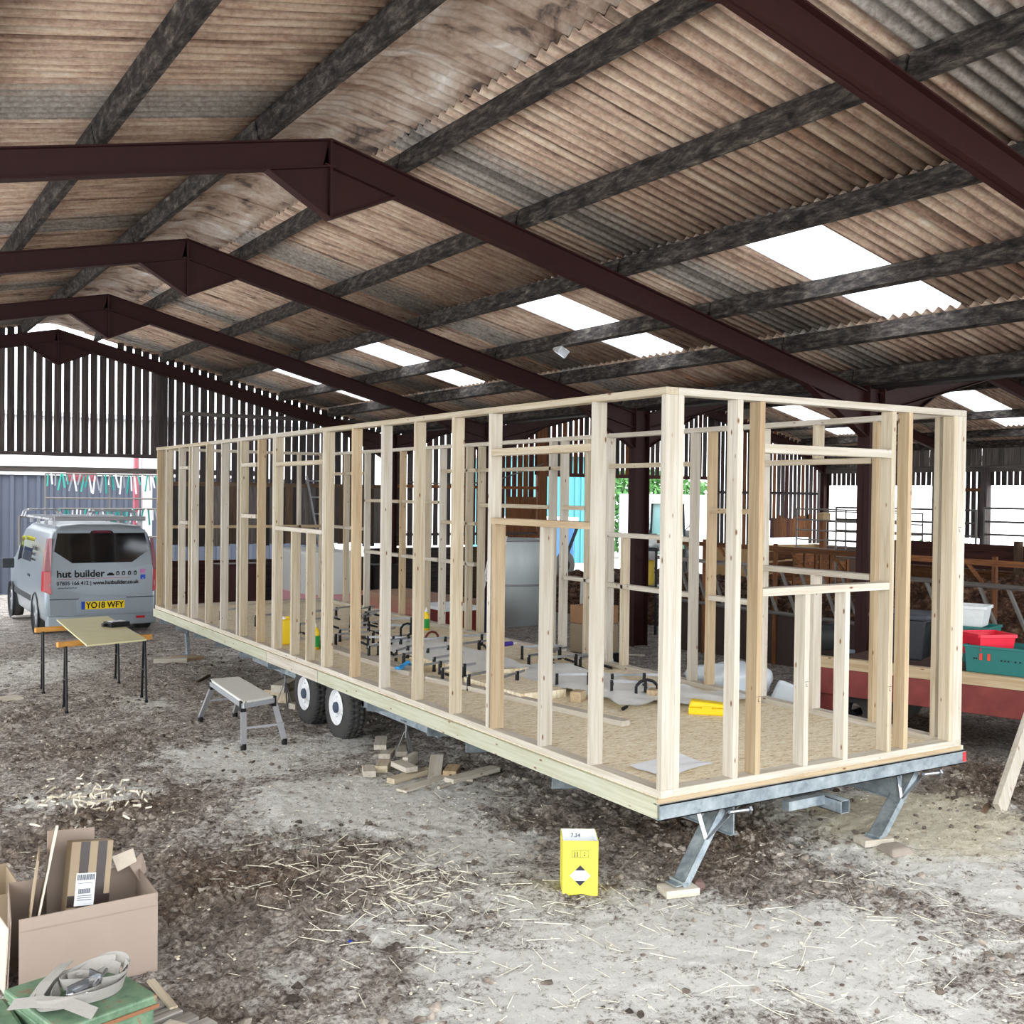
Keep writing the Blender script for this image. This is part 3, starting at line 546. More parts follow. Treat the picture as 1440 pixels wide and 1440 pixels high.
# ------------------------------------------------------------------ van
def van():
    root = thing('van', 'silver panel van seen from behind with lettering on the tailgate', 'van', (-.01, 15.75, gz(16.3)), 0); root.scale = (1.04, 1, 1)
    paint = plain('silver_van_paint', (150, 160, 168), .28, .35, var=.02, spec=.5); glass = plain('dark_van_glass', (14, 16, 20), .06, .0, var=.05, spec=.9)
    lens = plain('red_lamp_lens', (176, 24, 34), .2, spec=.6); clear = plain('clear_lamp_lens', (168, 120, 126), .15, .1, spec=.6); trim = plain('dark_trim', (58, 62, 66), .6)
    half = [(0, .22), (.82, .22), (.94, .32), (.965, .55), (.965, .95), (.94, 1.25), (.885, 1.62), (.81, 1.88), (.68, 2.0), (.35, 2.04)]
    ring = half + [(-x, z) for x, z in reversed(half[1:])]
    st = [(0.0, .955, .975, 0), (.05, .985, .99, 0), (.25, 1, 1, 0), (2.9, 1, 1, 0), (3.3, .99, .985, 0), (3.75, .93, .80, 1), (4.15, .95, .60, 1), (4.75, .93, .52, 1), (4.97, .8, .42, 1)]
    V = []; F = []; n = len(ring)
    rake = lambda z: .16 * max(0, z - 1.0)
    for y, sx, szz, fr in st:
        for x, z in ring:
            zz = .22 + (z - .22) * szz if not fr else (z if z < .95 * szz else min(z, .22 + 1.8 * szz))
            V.append((x * sx, y + (rake(z) if y < .3 else 0), zz))
    for k in range(len(st) - 1):
        for i in range(n): F.append((k * n + i, k * n + (i + 1) % n, (k + 1) * n + (i + 1) % n, (k + 1) * n + i))
    F.append(tuple(range(n))); F.append(tuple(range((len(st) - 1) * n, len(st) * n)))
    b = MB(); b.add(V, F); body = obj('body', b, paint, root, smooth=False)
    m = body.modifiers.new('bevel', 'BEVEL'); m.width = .03; m.segments = 3; m.angle_limit = math.radians(25)
    body.data.polygons.foreach_set('use_smooth', [True] * len(body.data.polygons))
    R = lambda poly, o0=-.012, o1=.03: [((x, rake(z) + o, z)) for o in (o0, o1) for x, z in poly]
    def plate(name, poly, mat, par=root, o0=-.012, o1=.03):
        v = R(poly, o0, o1); k = len(poly); q = MB(); q.add(v, [tuple(range(k)), tuple(range(2 * k - 1, k - 1, -1))] + [(i, (i + 1) % k, k + (i + 1) % k, k + i) for i in range(k)]); return obj(name, q, mat, par)
    tg = plate('tailgate', [(-.86, .40), (.86, .40), (.88, .95), (.85, 1.3), (.80, 1.7), (.74, 1.93), (-.74, 1.93), (-.80, 1.7), (-.85, 1.3), (-.88, .95)], paint, o0=-.014)
    plate('rear_window', [(-.73, 1.87), (-.79, 1.55), (-.50, 1.335), (.50, 1.335), (.79, 1.55), (.73, 1.87), (.20, 1.87), (.17, 1.91), (-.17, 1.91), (-.2, 1.87)], glass, tg, -.02, 0)
    plate('seam', [(-.87, .685), (.87, .685), (.87, .70), (-.87, .70)], trim, tg, -.017, 0)
    plate('brake_light', [(-.16, 1.87), (.16, 1.87), (.14, 1.92), (-.14, 1.92)], plain('dark_red_lens', (90, 20, 40), .3), tg, -.026, 0)
    plate('plate_recess', [(-.42, .45), (.42, .45), (.45, .64), (.34, .74), (-.34, .74), (-.45, .64)], plain('plate_recess_paint', (150, 160, 170), .4, .2), tg, -.022, 0)
    pl = plate('number_plate', [(-.36, .50), (.36, .50), (.36, .64), (-.36, .64)], plain('yellow_plate', (240, 208, 20), .5, var=.02), root, -.032, -.0)
    bl = MB(); bl.box((-.36, -.034, .50), (-.30, -.02, .64)); obj('blue_band', bl, plain('blue_band', (30, 70, 170), .5), pl)
    ink = plain('black_ink', (22, 22, 26), .6, var=0)
    text('lettering', 'YO18 WFY', ink, pl, (.03, -.035, .518), .155, align='CENTER', off=.004, sx=.84, label='black registration letters')
    ty = lambda z: rake(z) - .0165
    rx = (math.pi / 2 - math.atan(.16), 0, 0)
    text('lettering', 'hut builder', ink, tg, (-.76, ty(1.08), 1.085), .178, rot=rx, off=.004)
    text('lettering', '07805 166 412 | www.hutbuilder.co.uk', ink, tg, (-.76, ty(.95), .945), .098, rot=rx, off=.002, sx=.88)
    sm = MB()
    for i in range(14): sm.obox((-.73 + i * .022, ty(.89), .89 + .004 * (i % 3)), (.014, .002, .014 + .004 * (i % 2)))
    obj('small_print', sm, ink, tg, kind='stuff')
    ln = MB(); ln.obox((-.14, ty(1.05) - .001, 1.055), (1.2, .002, .006)); obj('red_line', ln, lens, tg)
    ic = MB()
    for i, x in enumerate((.25, .35, .45, .55)):
        ic.obox((x, ty(1.13), 1.11), (.055, .003, .012)); ic.obox((x - .02, ty(1.13), 1.13), (.012, .003, .05)); ic.obox((x + .02, ty(1.13), 1.13), (.012, .003, .05)); ic.prism([(x - .035, 1.15), (x + .035, 1.15), (x + .01, 1.175), (x - .01, 1.175)], ty(1.13) - .002, ty(1.13) + .002, 'Y')
    ic.obox((.13, ty(1.12), 1.115), (.12, .003, .035)); ic.obox((.13, ty(1.13), 1.14), (.07, .003, .02)); obj('hut_icons', ic, ink, tg)
    a = MB(); a.obox((.68, ty(1.17), 1.165), (.08, .003, .08)); obj('pink_emblem', a, plain('pink_emblem', (196, 120, 180), .5), tg)
    a = MB(); a.obox((.68, ty(1.06), 1.06), (.08, .003, .08)); e = obj('blue_emblem', a, plain('blue_emblem', (40, 80, 190), .5), tg); text('letter_f', 'f', M_white, e, (.668, ty(1.06) - .003, 1.03), .09, rot=rx)
    for s in (-1, 1):
        q = MB(); q.hexa([(s * .84, -.03, .78), (s * .96, .0, .84), (s * .985, .16, .84), (s * .9, .10, .80), (s * .85, .0, 1.2), (s * .955, .03, 1.2), (s * .975, .17, 1.2), (s * .9, .12, 1.2)])
        tl = obj('tail_light', q, lens, root, bevel=.008)
        q = MB(); q.hexa([(s * .85, .0, 1.2), (s * .955, .03, 1.2), (s * .975, .17, 1.2), (s * .9, .12, 1.2), (s * .82, .09, 1.78), (s * .875, .12, 1.78), (s * .89, .2, 1.78), (s * .84, .2, 1.78)]); obj('upper_lens', q, clear, tl)
    bp = MB(); bp.prism([(-.93, .12), (-.9, -.04), (-.5, -.1), (.5, -.1), (.9, -.04), (.93, .12)], .2, .40); obj('bumper', bp, paint, root, bevel=.02)
    for x in (-.62, .62): q = MB(); q.obox((x, -.095, .33), (.15, .02, .04)); obj('bumper_reflector', q, lens, root)
    for s in (-1, 1):
        for y in (.95, 4.15):
            w = MB(); w.lathe([(.2, 0), (.3, .0), (.335, .03), (.34, .12), (.335, .2), (.2, .22)], n=32, axis='X')
            wh = obj('wheel', w, M_rubber, root, True, loc=(s * .955 - (.22 if s > 0 else 0), y, .34)); q = MB(); xx = .01 if s < 0 else .21
            for i in range(5): a = 2 * math.pi * i / 5; q.bar((xx, 0, 0), (xx, math.cos(a) * .2, math.sin(a) * .2), .05, .02, up=(1, 0, 0))
            q.lathe([(.2, xx - .02), (.215, xx), (.2, xx + .02)], n=24, axis='X'); q.cyl((xx - .02, 0, 0), (xx + .02, 0, 0), .05, n=12); obj('alloy_rim', q, M_alu, wh)
            q = MB(); q.lathe([(.40, -.02), (.37, -.03), (.36, .03)], c=(0, 0, 0), n=32, axis='X'); obj('wheel_arch', q, trim, root, loc=(s * .955, y, .36))
        sd = MB(); X = s * .967
        def side(pts, name, mat, off=.006):
            q = MB(); q.add([(s * (xx + off), y, z) for xx, y, z in pts] + [(s * (xx - .02), y, z) for xx, y, z in pts], [tuple(range(len(pts))), tuple(range(2 * len(pts) - 1, len(pts) - 1, -1))] + [(i, (i + 1) % len(pts), len(pts) + (i + 1) % len(pts), len(pts) + i) for i in range(len(pts))]); return obj(name, q, mat, root)
        side([(.94, 1.7, 1.28), (.94, 2.75, 1.28), (.852, 2.75, 1.74), (.852, 1.7, 1.74)], 'side_window', glass); side([(.94, 2.85, 1.28), (.94, 3.35, 1.22), (.87, 3.3, 1.7), (.852, 2.85, 1.74)], 'side_window', glass)
        side([(.967, 1.5, .55), (.967, 3.6, .55), (.967, 3.6, .66), (.967, 1.5, .66)], 'rub_strip', trim); side([(.962, 1.62, 1.0), (.962, 1.9, 1.0), (.962, 1.9, 1.05), (.962, 1.62, 1.05)], 'door_handle', trim)
    for i, (z, s_, t_) in enumerate(((1.52, .15, 'hut builder'), (1.42, .08, '07805 166 412'), (1.33, .07, 'www.hutbuilder.co.uk'))):
        text('side_lettering', t_, ink, root, (-.975 + .19 * (z - 1.25) + .0, 1.6, z), s_, rot=(math.pi / 2 - .0, 0, -math.pi / 2))
    q = MB(); q.obox((-1.1, 3.5, 1.15), (.22, .1, .2)); obj('wing_mirror', q, trim, root, bevel=.02)
    rk = MB()
    for x in (-.78, .78): rk.cyl((x, .35, 2.11), (x, 3.3, 2.11), .022, n=8)
    for y in (.5, 1.4, 2.3, 3.2):
        rk.obox((0, y, 2.13), (1.62, .05, .03))
        for x in (-.72, .72): rk.obox((x, y, 2.05), (.05, .06, .12))
    rk.cyl((-.75, .3, 2.13), (.78, .3, 2.13), .04, n=12); rack = obj('roof_rack', rk, M_alu, root)
    for x0, x1, y in ((.0, .85, 1.2), (-.95, -.3, 2.4)):
        hp = MB(); P = [(x0, y, 2.12), (x0 + .03, y, 2.22), (x0 + .1, y, 2.26), (x1 - .1, y, 2.26), (x1 - .03, y, 2.22), (x1, y, 2.12)]; hp.tube(P, .018); Q = [(a, b + .35, c) for a, b, c in P]; hp.tube(Q, .018)
        for i in range(6): xx = x0 + .1 + (x1 - x0 - .2) * i / 5; hp.cyl((xx, y, 2.26), (xx, y + .35, 2.26), .014, n=6)
        obj('rack_hoop', hp, M_alu, root)
van()

# ------------------------------------------------------------------ trestles, board, work platform
M_bearer = wood('yellow_bearer', (228, 170, 92), (204, 138, 62), 'X', knots=False)
def trestle(label, y, x0, x1, skew, zt):
    t = thing('trestle', label, 'trestle', (0, 0, 0), group='sawhorses carrying the board')
    b = MB(); b.bar((x0, y, zt - .03), (x1, y + skew, zt - .03), .065, .06); obj('bearer', b, M_bearer, t, bevel=.006)
    for xx, yy in ((x0 + .09, y), (x1 - .08, y + skew)):
        for s in (-1, 1):
            g = gpt(xx, yy + s * .2); l = MB(); l.cyl((xx, yy + s * .03, zt - .05), (xx + (.02 * s), yy + s * .2, g + .005), .014, n=8); l.cyl((xx + .02 * s, yy + s * .2, g), (xx + .02 * s, yy + s * .2, g + .03), .02, n=8); obj('leg', l, M_blackmetal, t)
        c = MB(); g = gpt(xx, yy); c.cyl((xx, yy - .12, g + .36), (xx, yy + .12, g + .36), .006, n=6); obj('spreader', c, M_blackmetal, t)
    return t
trestle('folding trestle with orange wooden bearer, nearer to the camera, under the board', 8.15, -2.03, -.93, .25, .19)
trestle('folding trestle with orange wooden bearer, close behind the silver van', 9.8, -2.02, -.9, .2, .17)
b = MB(); b.hexa([(-1.81, 7.62, .192), (-1.12, 7.82, .192), (-.99, 10.55, .174), (-1.66, 10.45, .174), (-1.81, 7.62, .21), (-1.12, 7.82, .21), (-.99, 10.55, .192), (-1.66, 10.45, .192)])
tag(obj('plywood_board', b, plain('pale_plywood', (212, 206, 164), .6, scale=4)), 'pale plywood sheet laid across the two trestles', 'board')
t = thing('battery_charger', 'small black charger with grey top lying on the plywood sheet', 'charger', (-1.15, 9.25, .2), .3)
b = MB(); b.obox((0, 0, .035), (.26, .2, .06)); obj('case', b, M_black, t, bevel=.01); b = MB(); b.obox((.0, .0, .069), (.18, .12, .008)); obj('top_plate', b, M_alu, t); b = MB(); b.obox((-.15, .02, .03), (.06, .05, .04)); obj('socket', b, M_black, t)
t = thing('work_platform', 'low folding aluminium work platform with splayed legs', 'work platform')
top = [(-.92, 4.96), (-.58, 5.09), (-.52, 6.32), (-.83, 6.32)]
b = MB(); b.prism(top, -.085, -.045); obj('top_board', b, plain('grey_platform_top', (214, 214, 208), .6), t, bevel=.005)
b = MB()
for p, q in ((0, 3), (1, 2), (0, 1), (3, 2)): b.bar((*top[p], -.09), (*top[q], -.09), .025, .045)
obj('edge_frame', b, M_alu, t)
for (x, y), (fx, fy) in zip(top, ((-.86, 5.12), (-.44, 5.16), (-.40, 6.82), (-.8, 6.76))):
    g = gpt(fx, fy); ang = .03; b = MB(); b.bar((x + .02, y + (.05 if y < 6 else -.05), -.1), (fx, fy, g + .05), .05, .03, up=(0, 1, 0)); lg = obj('leg', b, M_alu, t)
    b = MB(); b.cyl((fx, fy, g), (fx, fy, g + .06), .028, n=10); obj('rubber_foot', b, M_black, lg); b = MB(); b.obox((x + .01, y + (.04 if y < 6 else -.04), -.1), (.05, .06, .1)); obj('hinge', b, M_black, lg)
for y0, y1 in ((5.1, 5.12), (6.6, 6.64)):
    b = MB(); b.bar((-.84, y0, -.33), (-.46, y1, -.33), .02, .02); obj('brace', b, M_alu, t)

# ------------------------------------------------------------------ offcuts, blocks, planks on the floor
def block(label, x, y, L, rz, w=.095, h=.045, dz=0, kd='pale', tilt=0, name='timber_offcut', cat='offcut', roll=0, group=None):
    L, w = L * 1.15, w * 1.15
    b = MB(); b.box((-L / 2, -w / 2, 0), (L / 2, w / 2, h)); g = max(gpt(x + a * math.cos(rz), y + a * math.sin(rz)) for a in (-L / 2, 0, L / 2)) - .004
    o = obj(name, b, PAL[kd + 'X'], bevel=.002, loc=(x, y, g + dz), rot=(roll, tilt, rz)); return tag(o, label, cat, group)
O = 'offcuts under the near tripod'
block('pale offcut lying across two others, furthest back in the pile near the trailer wheels', .26, 4.45, .34, 1.1, dz=.045, h=.045, w=.1)
block('short pale offcut underneath the back offcut of the pile', .22, 4.22, .22, .9)
block('squared pale offcut beside the foot of the tripod stand, right of the back offcut', .36, 4.22, .24, 1.15)
block('stubby pale offcut standing off at the left end of the pile', -.24, 3.62, .2, 1.2, h=.06)
block('orange-ended offcut second from the left end of the pile', -.08, 3.68, .2, 1.0, h=.06, kd='pine')
block('pale offcut propped on top of the pile with its end facing out', .0, 3.42, .24, 1.6, dz=.05, w=.1)
block('long low offcut under the front of the pile', .0, 3.3, .42, .35, kd='pine', w=.08)
block('offcut standing on edge at the middle of the pile', .16, 3.62, .2, .7, dz=.03, w=.045, h=.095)
block('offcut tilted steeply up at the right of the pile', .27, 3.35, .3, 1.0, dz=.02, tilt=-.35, w=.1)
block('dark-topped offcut leaning at the right end of the pile', .36, 3.22, .22, .9, kd='tan', w=.1, h=.06)
block('flat grey-white strip of timber lying in front of the pile', .0, 3.04, .5, .38, h=.02, kd='pale')
block('flat pale board end lying right of the pile by the chassis', .44, 3.0, .5, .28, h=.04, kd='pale')
b = MB(); b.tube([(0, 0, .02), (.28, .1, .02), (.36, .02, .02)], .014); tag(obj('peeled_stick', b, PAL['palex'.replace('x', 'X')], loc=(.02, 2.83, gpt(.1, 2.85)), rot=(0, 0, .1)), 'thin bent peeled stick in front of the offcut pile', 'stick')
t = tag(block('pale block under the foot of the nearer prop leg', .12, -.03, .19, -.25, w=.12, h=.045, name='wooden_block', cat='block'), 'pale block under the foot of the nearer prop leg', 'block')
block('pale block under the foot of the right-hand prop leg', 1.87, -.02, .2, -.25, w=.12, h=.045, name='wooden_block', cat='block')
block('reddish block under the far prop leg, topmost of two', .42, 11.75, .34, .3, w=.3, h=.05, kd='tan', name='wooden_block', cat='block')
block('short pale offcut lying by the far prop leg', .12, 11.55, .42, -.3, w=.1, h=.07)
block('bent grey stick lying on the dirt beyond the work platform', .05, 9.6, .5, 1.0, w=.03, h=.03, kd='old', name='stick', cat='stick')
block('flat pale board end lying on the dirt at the left edge', -2.5, 9.3, .45, .2, w=.2, h=.03)
block('thick pale block stacked under the chassis, topmost by the far tripod', .42, 7.5, .45, .9, w=.14, h=.09, dz=.14)
block('brown-ended block under another by the far tripod', .5, 7.6, .42, .6, w=.3, h=.14, kd='pine')
block('small pale block by the foot of the far tripod', .38, 6.95, .14, .2, w=.12, h=.07)
b = MB(); b.bar((0, 0, 0), (.98, .3, .8), .14, .045, up=(0, 1, 0)); tag(obj('leaning_plank', b, PAL['paleZ'], loc=(3.27, -.02, gpt(3.3, -.02) + .0), bevel=.002), 'pale plank leaning at the right edge, its foot on the dirt', 'plank')
b = MB(); b.cyl((0, 0, .02), (.12, .05, .03), .022, n=8); tag(obj('timber_peg', b, PAL['oldX'], loc=(3.2, .05, gpt(3.2, .05))), 'small round peg lying by the foot of the leaning plank', 'peg')
def stone(label, x, y, s, flat=.5, col='brown', name='stone'):
    b = MB(); r = random.Random(int(x * 100)); P = [(-1, -.7, 0), (.6, -1, 0), (1, .5, 0), (-.4, 1, 0)]
    b.hexa([(p[0] * s, p[1] * s, 0) for p in P] + [(p[0] * s * .7 + r.uniform(-.1, .1) * s, p[1] * s * .65, s * flat * r.uniform(.8, 1.3)) for p in P])
    tag(obj(name, b, plain('stone_' + col, (150, 140, 130) if col != 'brown' else (112, 90, 84), .9, scale=20), loc=(x, y, gpt(x, y) - .01), bevel=s * .15), label, 'stone')
stone('rounded brown stone lying beside the nearer prop leg block', .27, -.03, .055, 1.1); stone('flat grey stone lying in front of the right-hand prop leg block', 1.86, -.2, .13, .35, 'grey')
def tripod(label, x, y, zt):
    t = thing('tripod_stand', label, 'stand', (x, y, 0)); g = gpt(x, y)
    b = MB(); b.cyl((0, 0, zt - .16), (0, 0, zt), .012, n=8); b.obox((0, 0, zt), (.09, .09, .008)); obj('screw_head', b, M_steel, t)
    for i in range(3):
        a = 2 * math.pi * i / 3 + .4; gg = gpt(x + math.cos(a) * .12, y + math.sin(a) * .12); b = MB(); b.bar((math.cos(a) * .015, math.sin(a) * .015, zt - .1), (math.cos(a) * .12, math.sin(a) * .12, gg), .018, .008); obj('leg', b, M_steel, t)
tripod('small steel tripod stand holding up the chassis among the offcuts', .28, 3.95, -.16); tripod('small steel tripod stand under the chassis beyond the wheels', .28, 7.1, -.2)

# ------------------------------------------------------------------ yellow box on the dirt
yb = thing('yellow_carton', 'open yellow cardboard carton standing on the dirt in front of the trailer', 'box', (-.335, .36, gpt(-.33, .36) - .004), -.55)
M_y = plain('yellow_card', (228, 218, 84), .6, var=.03); M_wc = plain('white_card', (240, 243, 248), .6, var=.03)
w, dpt, h, tk = .215, .24, .335, .004
for nm, a_, c_ in (('front_panel', (-w / 2, -dpt / 2, 0), (w / 2, -dpt / 2 + tk, h)), ('back_panel', (-w / 2, dpt / 2 - tk, 0), (w / 2, dpt / 2, h)), ('side_panel', (-w / 2, -dpt / 2, 0), (-w / 2 + tk, dpt / 2, h)), ('side_panel', (w / 2 - tk, -dpt / 2, 0), (w / 2, dpt / 2, h)), ('base_panel', (-w / 2, -dpt / 2, 0), (w / 2, dpt / 2, tk))):
    b = MB(); b.box(a_, c_); obj(nm, b, M_y, yb)
b = MB(); e = tk + .0015; b.box((-w / 2 + e, -dpt / 2 + tk, .01), (w / 2 - e, -dpt / 2 + e, h)); b.box((-w / 2 + e, dpt / 2 - e, .01), (w / 2 - e, dpt / 2 - tk, h)); b.box((-w / 2 + tk, -dpt / 2 + e, .01), (-w / 2 + e, dpt / 2 - e, h)); b.box((w / 2 - e, -dpt / 2 + e, .01), (w / 2 - tk, dpt / 2 - e, h)); obj('lining', b, M_wc, yb)
ink2 = plain('dark_print', (52, 54, 66), .6, var=0)
yf = -dpt / 2 - .001
b = MB(); b.prism([(0, .065), (.062, .127), (0, .19), (-.062, .127)], yf - .001, yf, 'Y'); dm = obj('printed_diamond', b, ink2, yb)
b = MB(); b.prism([(-.031, .097), (.031, .097), (.062, .127), (.031, .158), (-.031, .158), (-.062, .127)], yf - .002, yf - .001, 'Y'); obj('diamond_centre', b, M_wc, dm)
b = MB()
for x0, x1, zz0, zz1 in ((-.05, .05, .236, .238), (-.05, .05, .276, .278), (-.05, -.048, .236, .278), (.048, .05, .236, .278), (-.001, .001, .236, .278), (-.036, -.031, .243, .27), (-.02, -.015, .243, .27), (-.04, -.027, .242, .245), (-.024, -.011, .242, .245), (.02, .03, .246, .253), (.022, .028, .26, .268)): b.box((x0, yf - .001, zz0), (x1, yf, zz1))
obj('printed_marks', b, ink2, yb)
text('lettering', '7.34', ink2, yb, (-.015, dpt / 2 - e - .002, .285), .035, align='CENTER')

# ------------------------------------------------------------------ cardboard boxes front left
M_card = plain('brown_card', (160, 144, 132), .85, var=.06, scale=5); M_card2 = plain('kraft_card', (158, 141, 118), .85, var=.06); M_edge = plain('card_edge', (206, 194, 178), .9)
cb = thing('cardboard_box', 'large open brown cardboard box full of packaging at the front left corner', 'box', (-3.13, .72, gpt(-3.1, .7)), -.02)
def panel(par, name, pts, th, mat=M_card, **kw):
    P = [Vector(p) for p in pts]; nn = (P[1] - P[0]).cross(P[2] - P[0]).normalized() * th; b = MB(); b.hexa([*P, *[p + nn for p in P]]); return obj(name, b, mat, par, **kw)
bw, bd, bh = .62, .46, .385
panel(cb, 'front_panel', [(-bw / 2, -bd / 2, 0), (bw / 2, -bd / 2 - .03, 0), (bw / 2, -bd / 2 - .03, bh + .01), (-bw / 2, -bd / 2, bh - .02)], -.006)
panel(cb, 'back_panel', [(-bw / 2, bd / 2, 0), (bw / 2, bd / 2, 0), (bw / 2, bd / 2, bh), (-bw / 2, bd / 2, bh + .01)], .006)
panel(cb, 'side_panel', [(bw / 2, -bd / 2 - .03, 0), (bw / 2, bd / 2, 0), (bw / 2, bd / 2, bh), (bw / 2, -bd / 2 - .03, bh + .01)], .006)
panel(cb, 'side_panel', [(-bw / 2 - .05, -bd / 2 + .02, 0), (-bw / 2, bd / 2, 0), (-bw / 2, bd / 2, bh + .01), (-bw / 2 - .035, -bd / 2 + .03, bh - .03)], .006)
panel(cb, 'base_panel', [(-bw / 2, -bd / 2, .002), (bw / 2, -bd / 2, .002), (bw / 2, bd / 2, .002), (-bw / 2, bd / 2, .002)], .006)
panel(cb, 'fold_seam', [(-bw / 2, -bd / 2 - .008, bh - .075), (bw / 2, -bd / 2 - .037, bh - .05), (bw / 2, -bd / 2 - .037, bh + .012), (-bw / 2, -bd / 2 - .008, bh - .018)], -.004)
panel(cb, 'torn_flap', [(-bw / 2 - .06, -bd / 2 + .02, .02), (-bw / 2 - .1, -bd / 2 + .22, .05), (-bw / 2 - .07, -bd / 2 + .2, bh - .05), (-bw / 2 - .045, -bd / 2 + .02, bh - .06)], .005, M_edge)
panel(cb, 'corner_flap', [(bw / 2 - .002, bd / 2 - .12, bh - .05), (bw / 2 + .05, bd / 2 - .02, bh - .03), (bw / 2 + .03, bd / 2, bh + .06), (bw / 2 - .05, bd / 2 - .08, bh + .03)], .005, M_card)
b2 = thing('cardboard_box', 'lower cardboard box behind the large one at the left edge', 'box', (-3.62, 1.22, gpt(-3.6, 1.2)), .05)
for a_, c_ in (((-.3, -.2, 0), (.25, -.194, .31)), ((-.3, .2, 0), (.25, .206, .34)), ((.244, -.2, 0), (.25, .2, .33)), ((-.3, -.2, 0), (.25, .2, .006))): b = MB(); b.box(a_, c_); obj('panel', b, M_card2, b2)
b = MB(); b.cyl((-.2, -.05, .26), (.1, .0, .3), .07, .05, n=10); pb = obj('plastic_wrap', b, plain('clear_plastic_wrap', (206, 204, 196), .25, spec=.8), smooth=True, loc=(-3.62, 1.22, gpt(-3.6, 1.2))); tag(pb, 'crumpled clear plastic wrap stuffed in the lower cardboard box', 'plastic wrap')
g0 = gpt(-3.1, .7)
panel(None, 'cardboard_sheet', [(-3.41, .58, g0 + .02), (-3.36, .88, g0 + .02), (-3.22, .9, .21), (-3.27, .56, .31)], .008, M_edge, label='tall folded cardboard sheet standing in the large box, its white edge upright', category='cardboard sheet')
panel(None, 'cardboard_sheet', [(-3.42, .62, g0 + .02), (-3.38, .9, g0 + .02), (-3.30, .9, .12), (-3.35, .60, .14)], .008, M_card2, label='shorter cardboard sheet leaning behind the tall one in the large box', category='cardboard sheet')
panel(None, 'cardboard_sheet', [(-3.27, .86, g0 + .05), (-3.04, .88, g0 + .05), (-3.03, .92, .17), (-3.26, .9, .19)], .006, M_card, label='brown card sheet behind the taped parcel in the large box', category='cardboard sheet')
pr = thing('parcel', 'taped flat parcel with a barcode label standing in the large box', 'parcel', (-3.135, .68, g0 + .12), 0)
Rm = Euler((-.14, .13, .1)).to_matrix(); b = MB(); b.obox(Rm @ Vector((0, 0, .26)), (.205, .08, .48), Rm); obj('carton', b, M_card2, pr, bevel=.003)
M_tape = plain('brown_tape', (50, 38, 36), .3, spec=.6)
for x, wd in ((-.035, .045), (.05, .045)): b = MB(); b.obox(Rm @ Vector((x, -.0412, .26)), (wd, .001, .478), Rm); obj('tape_strip', b, M_tape, pr)
b = MB(); b.obox(Rm @ Vector((0, -.0418, .215)), (.205, .001, .055), Rm); obj('tape_strip', b, M_tape, pr)
b = MB(); b.obox(Rm @ Vector((-.02, -.0428, .27)), (.095, .0012, .155), Rm); lb = obj('shipping_label', b, M_wc, pr)
b = MB()
for i in range(16): b.obox(Rm @ Vector((-.06 + i * .0053, -.044, .328)), (.0028 if i % 3 else .004, .0008, .028), Rm)
for i in range(12): b.obox(Rm @ Vector((-.05 + i * .005, -.044, .262)), (.0026 if i % 2 else .0038, .0008, .024), Rm)
for z in (.3, .24, .23, .22): b.obox(Rm @ Vector((-.02, -.044, z)), (.07, .0008, .003), Rm)
obj('barcode', b, ink2, lb)
b = MB(); b.lathe([(.001, .16), (.05, .15), (.09, .09), (.1, .03), (.06, 0)], n=9); tag(obj('black_bag', b, plain('black_polythene', (26, 26, 30), .3, spec=.7), loc=(-3.27, .66, g0 + .08), smooth=True), 'crumpled black polythene beside the parcel in the large box', 'bag')
panel(None, 'card_scrap', [(-2.93, .84, -.06), (-2.83, .86, -.03), (-2.84, .9, .03), (-2.95, .88, .01)], .012, M_edge, label='torn scrap of card on the back corner of the large box', category='card scrap')

# pallet, green case, straps, blocks at the bottom left
pal = thing('slatted_pallet', 'weathered grey slatted timber pallet on the dirt at the bottom left', 'pallet', (-3.1, -.1, gpt(-3, -.1)), .3)
M_pal = wood('grey_pallet_slat', (178, 172, 164), (118, 110, 104), 'X', knots=False, var=.25)
for i in range(8): b = MB(); b.box((-.75, -.66 + i * .102, .1), (.19 - .012 * i + random.uniform(-.01, .01), -.66 + i * .102 + .076, .125)); obj('slat', b, M_pal, pal, bevel=.004)
for x in (-.7, -.25, .12): b = MB(); b.box((x, -.66, 0), (x + .06, .16, .1)); obj('bearer', b, PAL['greyY'], pal)
b = MB(); b.bar((-2.95, .05, -.315), (-2.93, -.27, -.315), .035, .012); tag(obj('thin_batten', b, PAL['pineY']), 'thin pale batten laid across the grey pallet slats', 'batten')
M_green = NT('worn_green_paint'); _v = M_green.coord(); _a = M_green.noise(_v, 14, 6, .7); M_green = M_green.fin(M_green.mix(M_green.ramp(_a, [(.58, 0), (.66, 1)]), M_green.ramp(_a, [(.3, lin(78, 104, 82)), (.55, lin(110, 136, 110))]), lin(140, 98, 76)), .4)
gc = thing('green_metal_case', 'worn green metal case with rusty edges on the grey pallet', 'metal case', (-3.34, -.36, -.30), .27)
b = MB(); b.box((-.2, -.27, 0), (.19, .2, .16)); obj('case_body', b, M_green, gc, bevel=.012); b = MB(); b.box((-.21, -.28, .16), (.2, .21, .2)); obj('lid', b, M_green, gc, bevel=.01); b = MB(); b.box((-.21, -.286, .15), (.2, -.28, .165)); obj('lid_seam', b, plain('rusty_edge', (138, 96, 70), .8), gc)
g2 = thing('green_metal_case', 'second green metal case further left, mostly out of view', 'metal case', (-3.72, -.38, -.3), .1)
b = MB(); b.box((-.2, -.25, 0), (.16, .2, .15)); obj('case_body', b, M_green, g2, bevel=.02); b = MB(); b.box((-.1, -.1, .15), (.05, .1, .165)); obj('handle', b, M_green, g2, bevel=.01)
M_web = plain('grey_webbing', (156, 152, 147), .85, scale=90)
